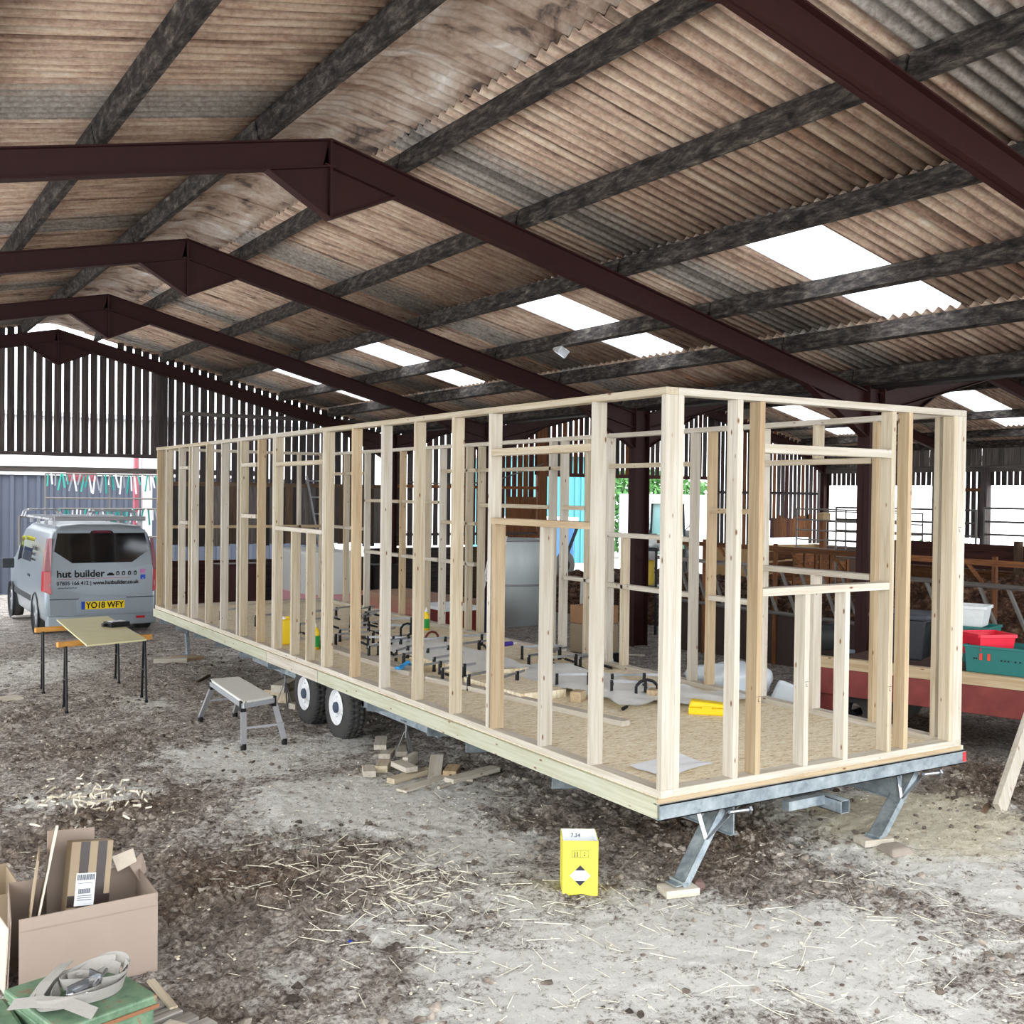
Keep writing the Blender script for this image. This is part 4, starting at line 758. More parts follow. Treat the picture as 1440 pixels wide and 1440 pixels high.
def strap_path(fn, n=40): return [fn(i / (n - 1)) for i in range(n)]
st = thing('ratchet_strap', 'coiled grey ratchet strap on top of the green metal case', 'strap', (-3.34, -.44, -.092), 0)
def loop(cx, cy, rx, ry, z, a0, a1, w=.05, tilt=.3, rz=0):
    pts = []; nr = []
    for i in range(34):
        a = a0 + (a1 - a0) * i / 33; x, y = rx * math.cos(a), ry * math.sin(a); X, Y = x * math.cos(rz) - y * math.sin(rz), x * math.sin(rz) + y * math.cos(rz)
        pts.append((cx + X, cy + Y, z + .012 * math.sin(2 * a))); nr.append((math.cos(a + rz) * tilt, math.sin(a + rz) * tilt, 1))
    b = MB(); b.ribbon(pts, nr, w, .003); obj('strap_loop', b, M_web, st, smooth=False)
loop(0, .0, .19, .12, .03, 0, 2 * math.pi * .95, rz=.5); loop(.06, .05, .13, .09, .045, .6, 6.4, rz=.2); loop(-.02, -.02, .11, .08, .03, 1.5, 7.3, rz=.9); loop(.1, .08, .1, .06, .05, -1, 3.4, rz=.4, tilt=.8)
b = MB(); b.ribbon([(-.02, .22, .05), (-.06, .14, .06), (-.12, .06, .055), (-.17, -.02, .04), (-.15, -.1, .02)], [(1, -.6, .3)] * 5, .06, .003); obj('strap_tail', b, M_web, st)
b = MB(); b.ribbon([(-.26, -.02, .03), (-.18, -.08, .045), (-.08, -.16, .05), (0, -.26, .03)], [(.6, .8, .3)] * 4, .06, .003); obj('strap_tail', b, M_web, st)
b = MB(); b.obox((.0, -.06, .06), (.12, .05, .012), (.2, 0, .5)); b.obox((-.03, -.085, .075), (.1, .006, .03), (.1, 0, .5)); b.obox((.05, -.02, .075), (.006, .07, .03), (.1, 0, .5)); b.cyl((.03, -.1, .07), (.1, .02, .07), .008, n=8); b.cyl((-.07, -.08, .05), (.02, -.12, .05), .007, n=8); obj('ratchet', b, M_steel, st)
b = MB(); b.obox((-3.02, -.55, -.29), (.14, .12, .05), (0, 0, .6)); tag(obj('wood_block', b, PAL['paleX'], bevel=.004), 'pale wooden block beside the green case at the bottom edge', 'block')

# ------------------------------------------------------------------ things on the hut deck
DZ = SOLE + .001
ORD = ['first', 'second', 'third', 'fourth', 'fifth', 'sixth', 'seventh', 'eighth', 'ninth', 'tenth', 'eleventh', 'twelfth', 'thirteenth', 'fourteenth', 'fifteenth', 'sixteenth', 'seventeenth', 'eighteenth', 'nineteenth', 'twentieth', 'twenty-first', 'twenty-second', 'twenty-third', 'twenty-fourth', 'twenty-fifth', 'twenty-sixth', 'twenty-seventh', 'twenty-eighth', 'twenty-ninth', 'thirtieth', 'thirty-first', 'thirty-second', 'thirty-third', 'thirty-fourth', 'thirty-fifth', 'thirty-sixth', 'thirty-seventh', 'thirty-eighth', 'thirty-ninth', 'fortieth']
CL = [(.97, 3.4, 1.5, 3.72), (2.2, 4.62, 2.5, 4.7), (2.05, 4.22, 2.3, 4.2), (2.3, 4.05, 2.55, 4.15), (1.95, 3.05, 2.2, 2.92), (1.74, 2.78, 1.96, 2.6), (1.5, 3.3, 1.78, 3.18), (2.2, 5.0, 2.4, 4.93), (1.95, 9.58, 2.3, 9.7), (2.2, 9.3, 2.5, 9.55), (2.1, 8.9, 2.4, 9.0), (2.05, 8.05, 2.4, 7.9), (1.75, 7.45, 2.05, 7.2), (1.05, 6.5, 1.3, 6.3), (.72, 5.75, 1.0, 5.95), (.85, 5.35, 1.15, 5.6), (.55, 4.9, .85, 5.1), (.6, 4.35, 1.0, 4.47), (.72, 4.08, 1.05, 4.18), (.75, 3.63, 1.08, 3.76), (.97, 4.72, 1.4, 4.88), (1.2, 5.3, 1.6, 5.4), (1.5, 6.05, 1.9, 6.0), (2.0, 6.1, 2.3, 6.02), (1.3, 6.9, 1.65, 7.1), (1.6, 8.2, 1.9, 8.4), (1.0, 7.2, 1.3, 7.3), (1.15, 6.1, 1.5, 6.25), (1.35, 7.7, 1.7, 7.8), (1.75, 8.6, 2.1, 8.7), (.95, 6.0, 1.25, 6.05), (1.7, 5.5, 2.1, 5.6), (1.9, 4.4, 2.2, 4.5), (1.1, 8.4, 1.4, 8.5), (1.5, 9.3, 1.8, 9.4), (.8, 6.85, 1.1, 6.9), (.4, 10.0, .7, 10.1), (.6, 9.1, .9, 9.2), (.5, 7.9, .8, 8.0)]
def clamp_parts():
    r = put('bar_clamp', None)
    b = MB(); b.obox((.22, 0, .2), (.48, .008, .024)); obj('bar', b, M_steel, r)
    b = MB(); b.obox((0, 0, .135), (.026, .026, .15)); b.obox((0, 0, .07), (.03, .03, .02)); obj('fixed_jaw', b, M_black, r, bevel=.003)
    b = MB(); b.obox((.3, 0, .15), (.028, .03, .13)); b.obox((.3, 0, .09), (.034, .034, .02)); obj('sliding_jaw', b, M_black, r, bevel=.003)
    b = MB(); b.cyl((.3, 0, .11), (.30, -.10, .09), .006, n=6); b.cyl((.30, -.08, .095), (.30, -.2, .078), .016, .013, n=8); obj('handle', b, M_black, r)
    return r
proto = clamp_parts()
vcam = lambda x, y: math.atan2((x + 4.184) * cy_ - (y + 4.999) * sy_, (x + 4.184) * sy_ + (y + 4.999) * cy_)
CL.sort(key=lambda c: vcam(c[0], c[1]))
for i, (x0, y0_, x1, y1_) in enumerate(CL):
    o = proto if i == 0 else copy_tree(proto)
    o.location = (x0, y0_, DZ - .06 + (0.0)); o.rotation_euler = (0, 0, math.atan2(y1_ - y0_, x1 - x0)); o.scale = (1, 1, 1)
    tag(o, 'black-jawed steel bar clamp on the hut deck, %s from the left of all the clamps' % ORD[i], 'clamp', 'bar clamps on the hut deck')
M_poly = plain('milky_polythene', (236, 238, 236), .3, var=.08, spec=.6)
def crumple(name, x0, x1, y0_, y1_, z, amp, mat, label, cat, n=26, rot=0, hf=None):
    b = MB(); X, Y = np.meshgrid(np.linspace(x0, x1, n), np.linspace(y0_, y1_, n)); N = fbm(X, Y, 5, 3, 5); E = fbm(X, Y, 3, 2, 9)
    ex = (E - .5) * .25; P = [(float(X[j, i] + ex[j, i]), float(Y[j, i] + ex[j, i]), float(z + amp * N[j, i] * (1 if hf is None else hf((i / (n - 1)), (j / (n - 1)))))) for j in range(n) for i in range(n)]
    b.add(P + [(a, c, d - .003) for a, c, d in P], [(j * n + i, j * n + i + 1, (j + 1) * n + i + 1, (j + 1) * n + i) for j in range(n - 1) for i in range(n - 1)] + [(n * n + j * n + i, n * n + (j + 1) * n + i, n * n + (j + 1) * n + i + 1, n * n + j * n + i + 1) for j in range(n - 1) for i in range(n - 1)])
    return tag(obj(name, b, mat, smooth=True), label, cat)
crumple('polythene_sheet', 1.45, 2.3, 2.2, 4.4, DZ + .01, .07, M_poly, 'crumpled milky polythene sheet under the clamps on the hut deck', 'polythene')
crumple('polythene_sheet', 1.0, 1.75, 4.0, 6.3, DZ + .09, .02, M_poly, 'flat milky polythene spread over the clamped OSB panel', 'polythene')
crumple('polythene_sheet', 1.9, 2.65, 1.9, 2.9, DZ + .01, .06, M_poly, 'smaller rumpled polythene by the back wall studs of the hut', 'polythene')
crumple('paper_sheet', .34, .74, .36, .72, DZ + .005, .03, M_wc, 'white crumpled paper sheet on the deck behind the front corner stud', 'paper')
b = MB(); b.box((-.3, -1.1, 0), (.3, 1.1, .075)); b.box((-.32, -1.12, .075), (.32, 1.12, .085)); tag(obj('clamped_panel', b, M_osb, loc=(1.42, 5.2, DZ), rot=(0, 0, -.05)), 'thick OSB panel held by the clamps in the middle of the deck', 'panel')
b = MB(); b.box((-.24, -.5, 0), (.24, .5, .07)); tag(obj('clamped_panel', b, M_osb, loc=(1.12, 3.45, DZ + .0), rot=(0, 0, .0)), 'short OSB panel nearer the camera, its edge by the polythene', 'panel')
for lb, x, y, L, rz in (('long planed batten lying along the deck behind the front wall, near end squared', .88, 3.0, 2.6, -1.42 + math.pi), ('second long batten continuing along the deck towards the far end', .62, 6.3, 3.4, math.pi / 2 + .03), ('third batten lying beside the second on the deck', .72, 6.0, 2.6, math.pi / 2 + .05)):
    b = MB(); b.box((-L / 2, -.047, 0), (L / 2, .047, .045)); tag(obj('loose_batten', b, PAL['paleX'], loc=(x, y, DZ), rot=(0, 0, rz), bevel=.003), lb, 'batten')
for lb, x, y in (('small timber chock with orange end grain on the deck by the polythene', 1.35, 2.75), ('small timber chock gripped by the black hoop clamp', 2.0, 2.5)):
    b = MB(); b.box((-.07, -.05, 0), (.07, .05, .09)); tag(obj('timber_chock', b, PAL['tanX'], loc=(x, y, DZ), rot=(0, 0, .6), bevel=.003), lb, 'chock')
def gclamp(lb, x, y, rz, mat):
    t = thing('hoop_clamp', lb, 'clamp', (x, y, DZ + .06), rz); b = MB()
    P = [(-.1, 0, -.04), (-.1, 0, .06), (-.06, 0, .1), (.0, 0, .115), (.06, 0, .1), (.1, 0, .06), (.1, 0, -.02)]; b.tube(P, .014); obj('hoop', b, mat, t); b = MB(); b.cyl((-.16, 0, -.03), (.02, 0, -.03), .009, n=8); b.cyl((-.16, -.05, -.03), (-.16, .05, -.03), .005, n=6); obj('screw', b, M_steel, t)
gclamp('black hoop clamp over a timber chock near the right end of the clamps', 1.93, 2.52, -.3, M_blackmetal); gclamp('dark red hoop clamp behind the middle studs of the front wall', 1.8, 6.35, .3, plain('dark_red_tool', (110, 52, 44), .5)); gclamp('black hoop clamp towards the far end of the deck', 1.9, 7.2, .2, M_blackmetal)
t = thing('drill_case', 'bright yellow moulded plastic case lying on the deck', 'case', (1.97, 1.78, DZ), -.75); M_yp = plain('yellow_plastic', (244, 208, 18), .4, var=.04, spec=.5)
b = MB(); b.box((-.15, -.075, 0), (.15, .075, .06)); obj('case_base', b, M_yp, t, bevel=.012); b = MB(); b.hexa([(-.15, -.075, .062), (.15, -.075, .062), (.15, .075, .062), (-.15, .075, .062), (-.13, -.06, .115), (.13, -.06, .095), (.13, .06, .095), (-.13, .06, .115)]); obj('case_lid', b, M_yp, t, bevel=.012); b = MB(); b.box((-.04, -.085, .05), (.04, -.075, .075)); obj('latch', b, M_yp, t)
t = thing('screwdriver', 'black screwdriver lying on the deck in front of the polythene', 'screwdriver', (1.42, 2.2, DZ + .02), .6); b = MB(); b.cyl((0, 0, 0), (.1, 0, 0), .017, .014, n=10); obj('handle', b, M_black, t); b = MB(); b.cyl((.1, 0, 0), (.24, 0, .0), .004, n=6); obj('shaft', b, M_steel, t)
def bottle(lb, x, y, c1, c2, h=.3, r=.045):
    t = thing('glue_bottle', lb, 'bottle', (x, y, DZ)); b = MB(); b.lathe([(.001, 0), (r, 0), (r, h * .62), (r * .8, h * .7), (r * .4, h * .78), (r * .35, h * .82)], n=16); obj('bottle_body', b, c1, t, True)
    b = MB(); b.lathe([(r * 1.02, h * .1), (r * 1.03, h * .5)], n=16); obj('label', b, c2, t, True); b = MB(); b.lathe([(r * .4, h * .8), (r * .3, h * .88), (r * .1, h), (.001, h)], n=10); obj('nozzle', b, M_white, t, True)
Mg = plain('green_label', (40, 150, 66), .5)
bottle('yellow and green glue bottle with white nozzle by the back wall of the hut', 2.45, 7.75, M_yp, Mg); bottle('green and yellow glue bottle seen between the left window studs', .5, 6.75, M_yp, Mg, h=.32, r=.055)
t = thing('jerry_can', 'tall yellow plastic jerry can with a white cap between the left-hand studs', 'jerry can', (.32, 7.3, DZ)); b = MB(); b.box((-.09, -.07, 0), (.09, .07, .3)); obj('can_body', b, M_yp, t, bevel=.02); b = MB(); b.lathe([(.03, .3), (.03, .33), (.001, .335)], n=12); obj('cap', b, M_white, t); b = MB(); b.box((-.02, -.015, .3), (.08, .015, .33)); obj('handle', b, M_yp, t)
t = thing('spray_can', 'small yellow and black can standing by the window cripple studs', 'can', (.28, 6.35, DZ)); b = MB(); b.lathe([(.001, 0), (.04, 0), (.04, .19), (.03, .21), (.001, .21)], n=14); obj('can_body', b, M_yp, t, True); b = MB(); b.lathe([(.041, .0), (.041, .1)], n=14); obj('band', b, M_black, t)
b = MB(); b.tube([(0, 0, .02), (.05, .04, .03), (.12, .05, .06), (.16, .1, .03)], .02); b.obox((0, 0, .02), (.09, .06, .03), (0, 0, .5)); tag(obj('rubber_glove', b, plain('blue_glove', (58, 150, 214), .5), loc=(.6, 4.75, DZ + .045), bevel=.006), 'bright blue rubber glove lying over the long batten', 'glove')
t = thing('handsaw', 'handsaw with a brown wooden handle on the deck', 'saw', (1.25, 7.35, DZ + .02), 2.6); b = MB(); b.prism([(0, -.04), (.55, -.02), (.55, .02), (0, .07)], 0, .002); obj('blade', b, M_steel, t); b = MB(); b.box((-.14, -.05, -.01), (.0, .08, .02)); obj('handle', b, plain('brown_handle', (120, 76, 48), .5), t, bevel=.01)
t = thing('sealant_tube', 'purple and white sealant tube on the deck beyond the header opening', 'tube', (2.1, 5.35, DZ + .12), .2); b = MB(); b.cyl((0, 0, 0), (.22, 0, 0), .026, n=12); obj('tube_body', b, plain('purple_label', (70, 50, 150), .4), t); b = MB(); b.cyl((.22, 0, 0), (.3, 0, 0), .008, .003, n=8); obj('nozzle', b, M_white, t)

# ------------------------------------------------------------------ red trailer and what stands on it
rt = thing('farm_trailer', 'low red flatbed farm trailer with a timber edge, right of the hut', 'trailer', (4.36, 2.31, 0), 0)
a1 = math.atan2(.8 - 2.31, 4.83 - 4.36)
tr = lambda u, v: (math.cos(a1) * u - math.sin(a1) * v, math.sin(a1) * u + math.cos(a1) * v)
rt.rotation_euler = (0, 0, a1)
M_tred = plain('faded_red_paint', (128, 62, 58), .6, var=.5, scale=5)
b = MB(); b.box((-.5, .0, -.04), (3.6, .05, .22)); obj('side_rail', b, M_tred, rt, bevel=.006); b = MB(); b.box((-.5, 1.75, -.04), (3.6, 1.8, .22)); obj('side_rail', b, M_tred, rt)
b = MB(); b.box((-.5, .0, .222), (3.6, .09, .33)); obj('timber_edge', b, PAL['tanX'], rt, bevel=.004); b = MB(); b.box((-.5, .09, .17), (3.6, 1.75, .215)); obj('bed', b, plain('trailer_bed', (92, 70, 62), .9), rt)
b = MB(); b.box((-.45, .06, -.2), (-.2, .3, -.04)); b.box((-.4, .1, -.3), (-.25, .25, -.2)); obj('drop_plate', b, M_tred, rt)
for x in (-.1, 2.6): b = MB(); b.cyl((x, .2, -.25), (x, 1.6, -.25), .04, n=10); obj('axle', b, M_blackmetal, rt)
for x in (-.1, 2.6):
    for y in (.25, 1.35): b = MB(); b.lathe([(.1, 0), (.22, 0), (.25, .04), (.25, .16), (.22, .2), (.1, .2)], c=(x, y, -.24), n=20, axis='Y'); obj('wheel', b, M_rubber, rt, True)
for x in (.25, 1.6): b = MB(); b.tube([(x, .02, -.04), (x, .02, -.1), (x + .04, .02, -.12), (x + .08, .02, -.09)], .01); obj('rope_hook', b, M_blackmetal, rt)
def on(lb, name, cat, px, py, rz=0, z=.333): x, y = px, py; t = thing(name, lb, cat, (x, y, z), rz); return t
def tub(t, w, d, h, mat, fl=.82, rim=.015, th=.008):
    b = MB(); o = [(-w / 2, -d / 2), (w / 2, -d / 2), (w / 2, d / 2), (-w / 2, d / 2)]
    for i in range(4):
        (xa, ya), (xb, yb) = o[i], o[(i + 1) % 4]; n_ = Vector((-(yb - ya), xb - xa, 0)).normalized() * th
        b.hexa([(xa * fl, ya * fl, 0), (xb * fl, yb * fl, 0), (xb * fl + n_.x, yb * fl + n_.y, 0), (xa * fl + n_.x, ya * fl + n_.y, 0), (xa, ya, h), (xb, yb, h), (xb + n_.x, yb + n_.y, h), (xa + n_.x, ya + n_.y, h)])
    b.box((-w / 2 * fl, -d / 2 * fl, 0), (w / 2 * fl, d / 2 * fl, th)); obj('tub_body', b, mat, t, bevel=.01)
    b = MB(); 
    for i in range(4): (xa, ya), (xb, yb) = o[i], o[(i + 1) % 4]; b.bar((xa * 1.02, ya * 1.02, h), (xb * 1.02, yb * 1.02, h), rim, rim * 1.6)
    obj('rim', b, mat, t, bevel=.004)
M_teal = plain('teal_plastic', (28, 108, 104), .4, var=.06, spec=.5)
t = on('teal plastic crate at the right edge on the trailer, red tub inside', 'plastic_crate', 'crate', 5.02, 1.10, a1); tub(t, .62, .42, .24, M_teal, .95)
b = MB()
for x in (-.16, -.09): b.box((x - .012, -.216, .12), (x + .012, -.208, .18))
obj('red_tag', b, plain('red_tag', (214, 70, 50), .5), t)
b = MB()
for x in (.02, .05, .08, .14, .18, -.22, -.2): b.cyl((x, -.213, .13), (x, -.207, .13), .008, n=8)
obj('vent_hole', b, M_black, t)
t = on('second teal crate further back on the trailer under the white tub', 'plastic_crate', 'crate', 5.42, 1.78, a1); tub(t, .5, .4, .34, M_teal, .95)
t = on('third teal crate on the trailer, cut by the right edge', 'plastic_crate', 'crate', 5.25, .55, a1); tub(t, .4, .4, .24, plain('light_teal_plastic', (46, 138, 140), .4), .95)
t = on('bright red square plastic tub sitting in the teal crate', 'plastic_tub', 'tub', 4.98, 1.27, a1 + .85, .47); tub(t, .36, .34, .2, plain('red_plastic', (222, 36, 60), .4, var=.04, spec=.5), .86, .02)
t = on('white plastic tub on the second teal crate behind the red tub', 'plastic_tub', 'tub', 5.42, 1.78, a1 + .1, .675); tub(t, .36, .32, .19, plain('white_plastic', (222, 226, 226), .4), .84, .02)
t = on('large black lidded storage bin standing on the trailer', 'storage_bin', 'bin', 4.98, 2.2, a1 + .12); b = MB(); b.hexa([(-.2, -.2, 0), (.22, -.2, 0), (.22, .2, 0), (-.2, .2, 0), (-.26, -.24, .4), (.26, -.24, .4), (.26, .24, .4), (-.26, .24, .4)]); obj('bin_body', b, plain('slate_black_plastic', (44, 46, 52), .45, spec=.4), t, bevel=.02)
b = MB(); b.box((-.29, -.27, .4), (.29, .27, .46)); obj('lid', b, plain('slate_lid', (62, 66, 74), .45), t, bevel=.02); b = MB(); b.obox((.27, -.15, .36), (.05, .1, .04)); obj('handle', b, M_black, t)
t = on('black round drum lying on its side left of the storage bin', 'drum', 'drum', 4.75, 2.95, .5, .47); b = MB(); b.lathe([(.001, -.2), (.12, -.2), (.13, -.18), (.13, .18), (.12, .2), (.001, .2)], n=20, axis='X'); obj('drum_body', b, plain('dull_black', (40, 42, 42), .5), t, True); b = MB(); b.lathe([(.134, -.02), (.134, .02)], n=20, axis='X'); obj('hoop', b, M_blackmetal, t)
b = MB(); b.obox((4.62, 2.62, .36), (.16, .12, .04), (0, .1, .3)); tag(obj('grey_rag', b, plain('grey_cloth', (112, 122, 132), .9), bevel=.01), 'folded grey rag in front of the black drum', 'rag')
def sack(lb, x, y, z, w, d, h, rz, mat):
    b = MB(); n_ = 14; V = []
    for j in range(n_ + 1):
        for i in range(n_ * 2):
            th = 2 * math.pi * i / (n_ * 2); ph = math.pi * j / n_ - math.pi / 2; cx, sx2 = math.cos(th), math.sin(th); p = .55
            f = lambda v, e: math.copysign(abs(v) ** e, v)
            nz = 1 + .22 * (mnoise.noise(Vector((cx * 2.2, sx2 * 2.2, ph * 2 + x))) + .5 * mnoise.noise(Vector((cx * 5, sx2 * 5, ph * 5))))
            V.append((w / 2 * f(math.cos(ph), p) * f(cx, p) * nz, d / 2 * f(math.cos(ph), p) * f(sx2, p) * nz, h / 2 * f(math.sin(ph), .6) * nz + h / 2))
    b.add(V, [(j * 2 * n_ + i, j * 2 * n_ + (i + 1) % (2 * n_), (j + 1) * 2 * n_ + (i + 1) % (2 * n_), (j + 1) * 2 * n_ + i) for j in range(n_) for i in range(2 * n_)])
    return tag(obj('plastic_sack', b, mat, loc=(x, y, z), rot=(0, 0, rz), smooth=True), lb, 'sack')
M_sack = plain('white_sack', (214, 222, 228), .5, var=.06, scale=6)
pg = gpt(3.5, 3.1)
b = MB(); b.box((-.5, -.45, 0), (.5, .45, .2)); tag(obj('low_plinth', b, PAL['oldX'], loc=(3.5, 3.1, pg)), 'low timber plinth under the white sacks beside the hut', 'plinth')
sack('grey-blue lower plastic sack lying just beyond the hut wall', 3.5, 3.15, pg + .2, .85, .6, .24, .2, plain('grey_blue_sack', (140, 152, 164), .5)); sack('white upper plastic sack piled on the grey-blue one', 3.5, 3.15, pg + .44, .85, .6, .3, .1, M_sack); 
b = MB(); b.obox((3.82, 2.62, pg + .4), (.4, .3, .34), (.3, .4, .5)); tag(obj('insulation_pack', b, M_sack, bevel=.04), 'white wrapped pack with dark stripes at the end of the sacks', 'pack')

# ------------------------------------------------------------------ beyond the hut, inside the barn
tk = thing('galvanised_tank', 'tall galvanised steel feed tank with a ribbed middle band', 'tank', (7.55, 13.6, gz(13.6) - .02)); b = MB(); b.lathe([(.001, .0), (.56, 0), (.56, 1.72), (.54, 1.75), (.001, 1.77)], n=36); obj('tank_body', b, plain('dull_galvanised', (206, 214, 214), .35, .1, var=.06), tk, True)
for z in (.02, .84, 1.72): b = MB(); b.lathe([(.56, z - .02), (.585, z), (.56, z + .02)], n=36); obj('rib', b, M_steel, tk, True)
for lb, x, y, w, h, mt, txt in (('brown cardboard box stack beyond the hut wall, lower box', 5.3, 7.9, .5, .42, M_card2, 1), ('smaller brown box on top of the lower one beyond the hut', 5.3, 7.9, .5, .26, plain('tan_card', (160, 122, 90), .85), 0)):
    t = thing('carton', lb, 'box', (x, y, gz(y) + (.22 if txt else .645)), .2); b = MB(); b.box((-w / 2, -w / 2, 0), (w / 2, w / 2, h)); obj('carton_body', b, mt, t, bevel=.004); b = MB(); b.box((-w / 2 - .001, -.03, h), (w / 2 + .001, .03, h + .002)); obj('tape', b, M_card, t)
t = thing('black_crate', 'black crate with pale lettering under the cardboard boxes', 'crate', (5.3, 7.9, gz(7.9)), .2); b = MB(); b.box((-.3, -.3, 0), (.3, .3, .215)); obj('crate_body', b, M_black, t, bevel=.01); text('lettering', 'OR', plain('pale_lettering', (190, 200, 214), .6), t, (-.12, -.302, .04), .16, off=.006)
panel(None, 'pale_board', [(6.45, 9.9, gz(9.9)), (6.95, 9.7, gz(9.7)), (7.0, 9.95, .35), (6.62, 10.1, .45)], .02, plain('off_white_board', (196, 192, 186), .7), label='off-white board leaning in front of the galvanised tank', category='board')
for lb, p, q in (('thin pale cane lying on the dirt in front of the tank', (5.6, 8.9), (6.5, 8.2)), ('second pale cane crossing the first by the tank', (5.7, 9.1), (5.9, 7.7))):
    b = MB(); b.bar((*p, gz(8) + .06), (*q, gz(8) + .05), .02, .02); tag(obj('cane', b, PAL['paleX']), lb, 'cane')
rb = thing('red_bench', 'dark red steel bench with a white top beyond the hut wall', 'bench', (4.45, 10.75, gz(10))); b = MB(); b.box((-.3, -.4, .2), (.3, .4, .66)); obj('cabinet', b, plain('dark_red_steel', (120, 34, 30), .5), rb, bevel=.01); b = MB(); b.box((-.35, -.5, .67), (.35, .5, .72)); obj('bench_top', b, M_wc, rb)
for lx, ly in ((-.28, -.38), (.22, -.38), (-.28, .32), (.22, .32)): b = MB(); b.box((lx, ly, 0), (lx + .06, ly + .06, .2)); obj('leg', b, M_blackmetal, rb)
t = thing('folded_chair', 'dark blue upholstered seat standing beyond the hut wall', 'seat', (4.2, 8.9, gz(9))); b = MB(); b.box((-.2, -.2, .3), (.2, .2, .4)); obj('seat_pad', b, plain('navy_cloth', (24, 30, 60), .9), t, bevel=.03); b = MB(); b.box((-.2, .16, .4), (.2, .22, .95)); obj('backrest', b, plain('navy_cloth2', (24, 30, 60), .9), t, bevel=.02); b = MB(); b.box((-.18, -.18, 0), (-.14, -.14, .3)); b.box((.14, .14, 0), (.18, .18, .3)); obj('leg', b, M_blackmetal, t)
for i in range(5):
    b = MB(); b.box((-.5, -1.3, 0), (.5, 1.3, .09)); tag(obj('timber_stack_board', b, plain('pinkish_board_%d' % i, (178 - 6 * i, 104 + 4 * i, 98), .7), loc=(4.9, 12.6 + .03 * i, gz(12.6) + .28 + .095 * i), rot=(0, 0, .03 * i - .05)), 'reddish wrapped board in the stack beyond the hut, %s from the bottom' % ORD[i], 'board', 'reddish boards in the stack')
b = MB(); b.box((-.5, -1.2, 0), (-.35, 1.2, .28)); b.box((.35, -1.2, 0), (.5, 1.2, .28)); tag(obj('timber_bearers', b, PAL['oldY'], loc=(4.9, 12.6, gz(12.6))), 'pair of dark bearers carrying the reddish boards', 'bearers')
bl = thing('wrapped_pallet_load', 'tall white wrapped load of insulation on a pallet near the far wall', 'pallet load', (4.6, 17.0, gz(17))); b = MB(); b.box((-.55, -1.1, .14), (.55, 1.1, 1.45)); obj('white_wrap', b, plain('white_wrap', (226, 226, 222), .5, var=.05, scale=5), bl, bevel=.05); b = MB(); b.box((-.57, -1.12, .3), (.57, 1.12, .58)); obj('pink_band', b, plain('pink_wrap', (226, 168, 176), .5), bl, bevel=.02)
b = MB(); [b.box((-.55, y, 0), (.55, y + .14, .14)) for y in (-1.1, -.07, .96)]; obj('bearer', b, PAL['oldX'], bl)
for i, (x, w, h, c) in enumerate(((3.5, 1.0, 1.1, (70, 40, 38)), (6.2, .65, 1.2, (60, 44, 38)), (7.05, .75, 1.0, (46, 36, 34)))):
    t = thing('steel_locker', ['dark maroon steel locker against the far wall, left one', 'brown steel locker right of the white wrapped load', 'low dark cupboard near the galvanised tank'][i], 'locker', (x, 18.9, gz(19))); b = MB(); b.box((-w / 2, -.3, .05), (w / 2, .3, h)); obj('cabinet', b, plain('locker_%d' % i, c, .6), t, bevel=.01); b = MB(); b.box((-w / 2 + .04, -.32, .12), (-.01, -.3, h - .06)); obj('door', b, plain('locker_door_%d' % i, tuple(k + 8 for k in c), .6), t); b = MB(); b.box((.01, -.32, .12), (w / 2 - .04, -.3, h - .06)); obj('door', b, plain('locker_door_b%d' % i, tuple(k + 5 for k in c), .6), t)
def ladder(lb, x, y, z0_, x1, y1, z1_, w=.35, n_=8, mat=M_alu):
    t = thing('ladder', lb, 'ladder', (0, 0, 0)); d = Vector((x1 - x, y1 - y, 0)).normalized(); s = Vector((-d.y, d.x, 0)) * w / 2
    for q in (-1, 1): b = MB(); b.bar(Vector((x, y, z0_)) + s * q, Vector((x1, y1, z1_)) + s * q, .03, .06); obj('stile', b, mat, t)
    for i in range(n_): p = Vector((x, y, z0_)).lerp(Vector((x1, y1, z1_)), (i + .7) / n_); b = MB(); b.cyl(p - s, p + s, .016, n=6); obj('rung', b, mat, t)
ladder('aluminium ladder leaning against the far wall, seen between the studs', 5.5, 17.9, gz(18), 5.5, 19.45, 2.3)
ladder('white stepladder standing beyond the far end of the hut', 5.9, 12.3, gz(12.3), 6.35, 12.3, 1.15, w=.4, n_=5, mat=M_white)
t = thing('white_pole', 'white upright pole by the far left end of the hut', 'pole', (3.1, 17.5, gz(17))); b = MB(); b.cyl((0, 0, 0), (0, 0, 2.6), .04, n=10); obj('pole_body', b, M_white, t); b = MB(); b.cyl((0, 0, 0), (0, 0, .02), .12, n=14); obj('base_plate', b, M_white, t)

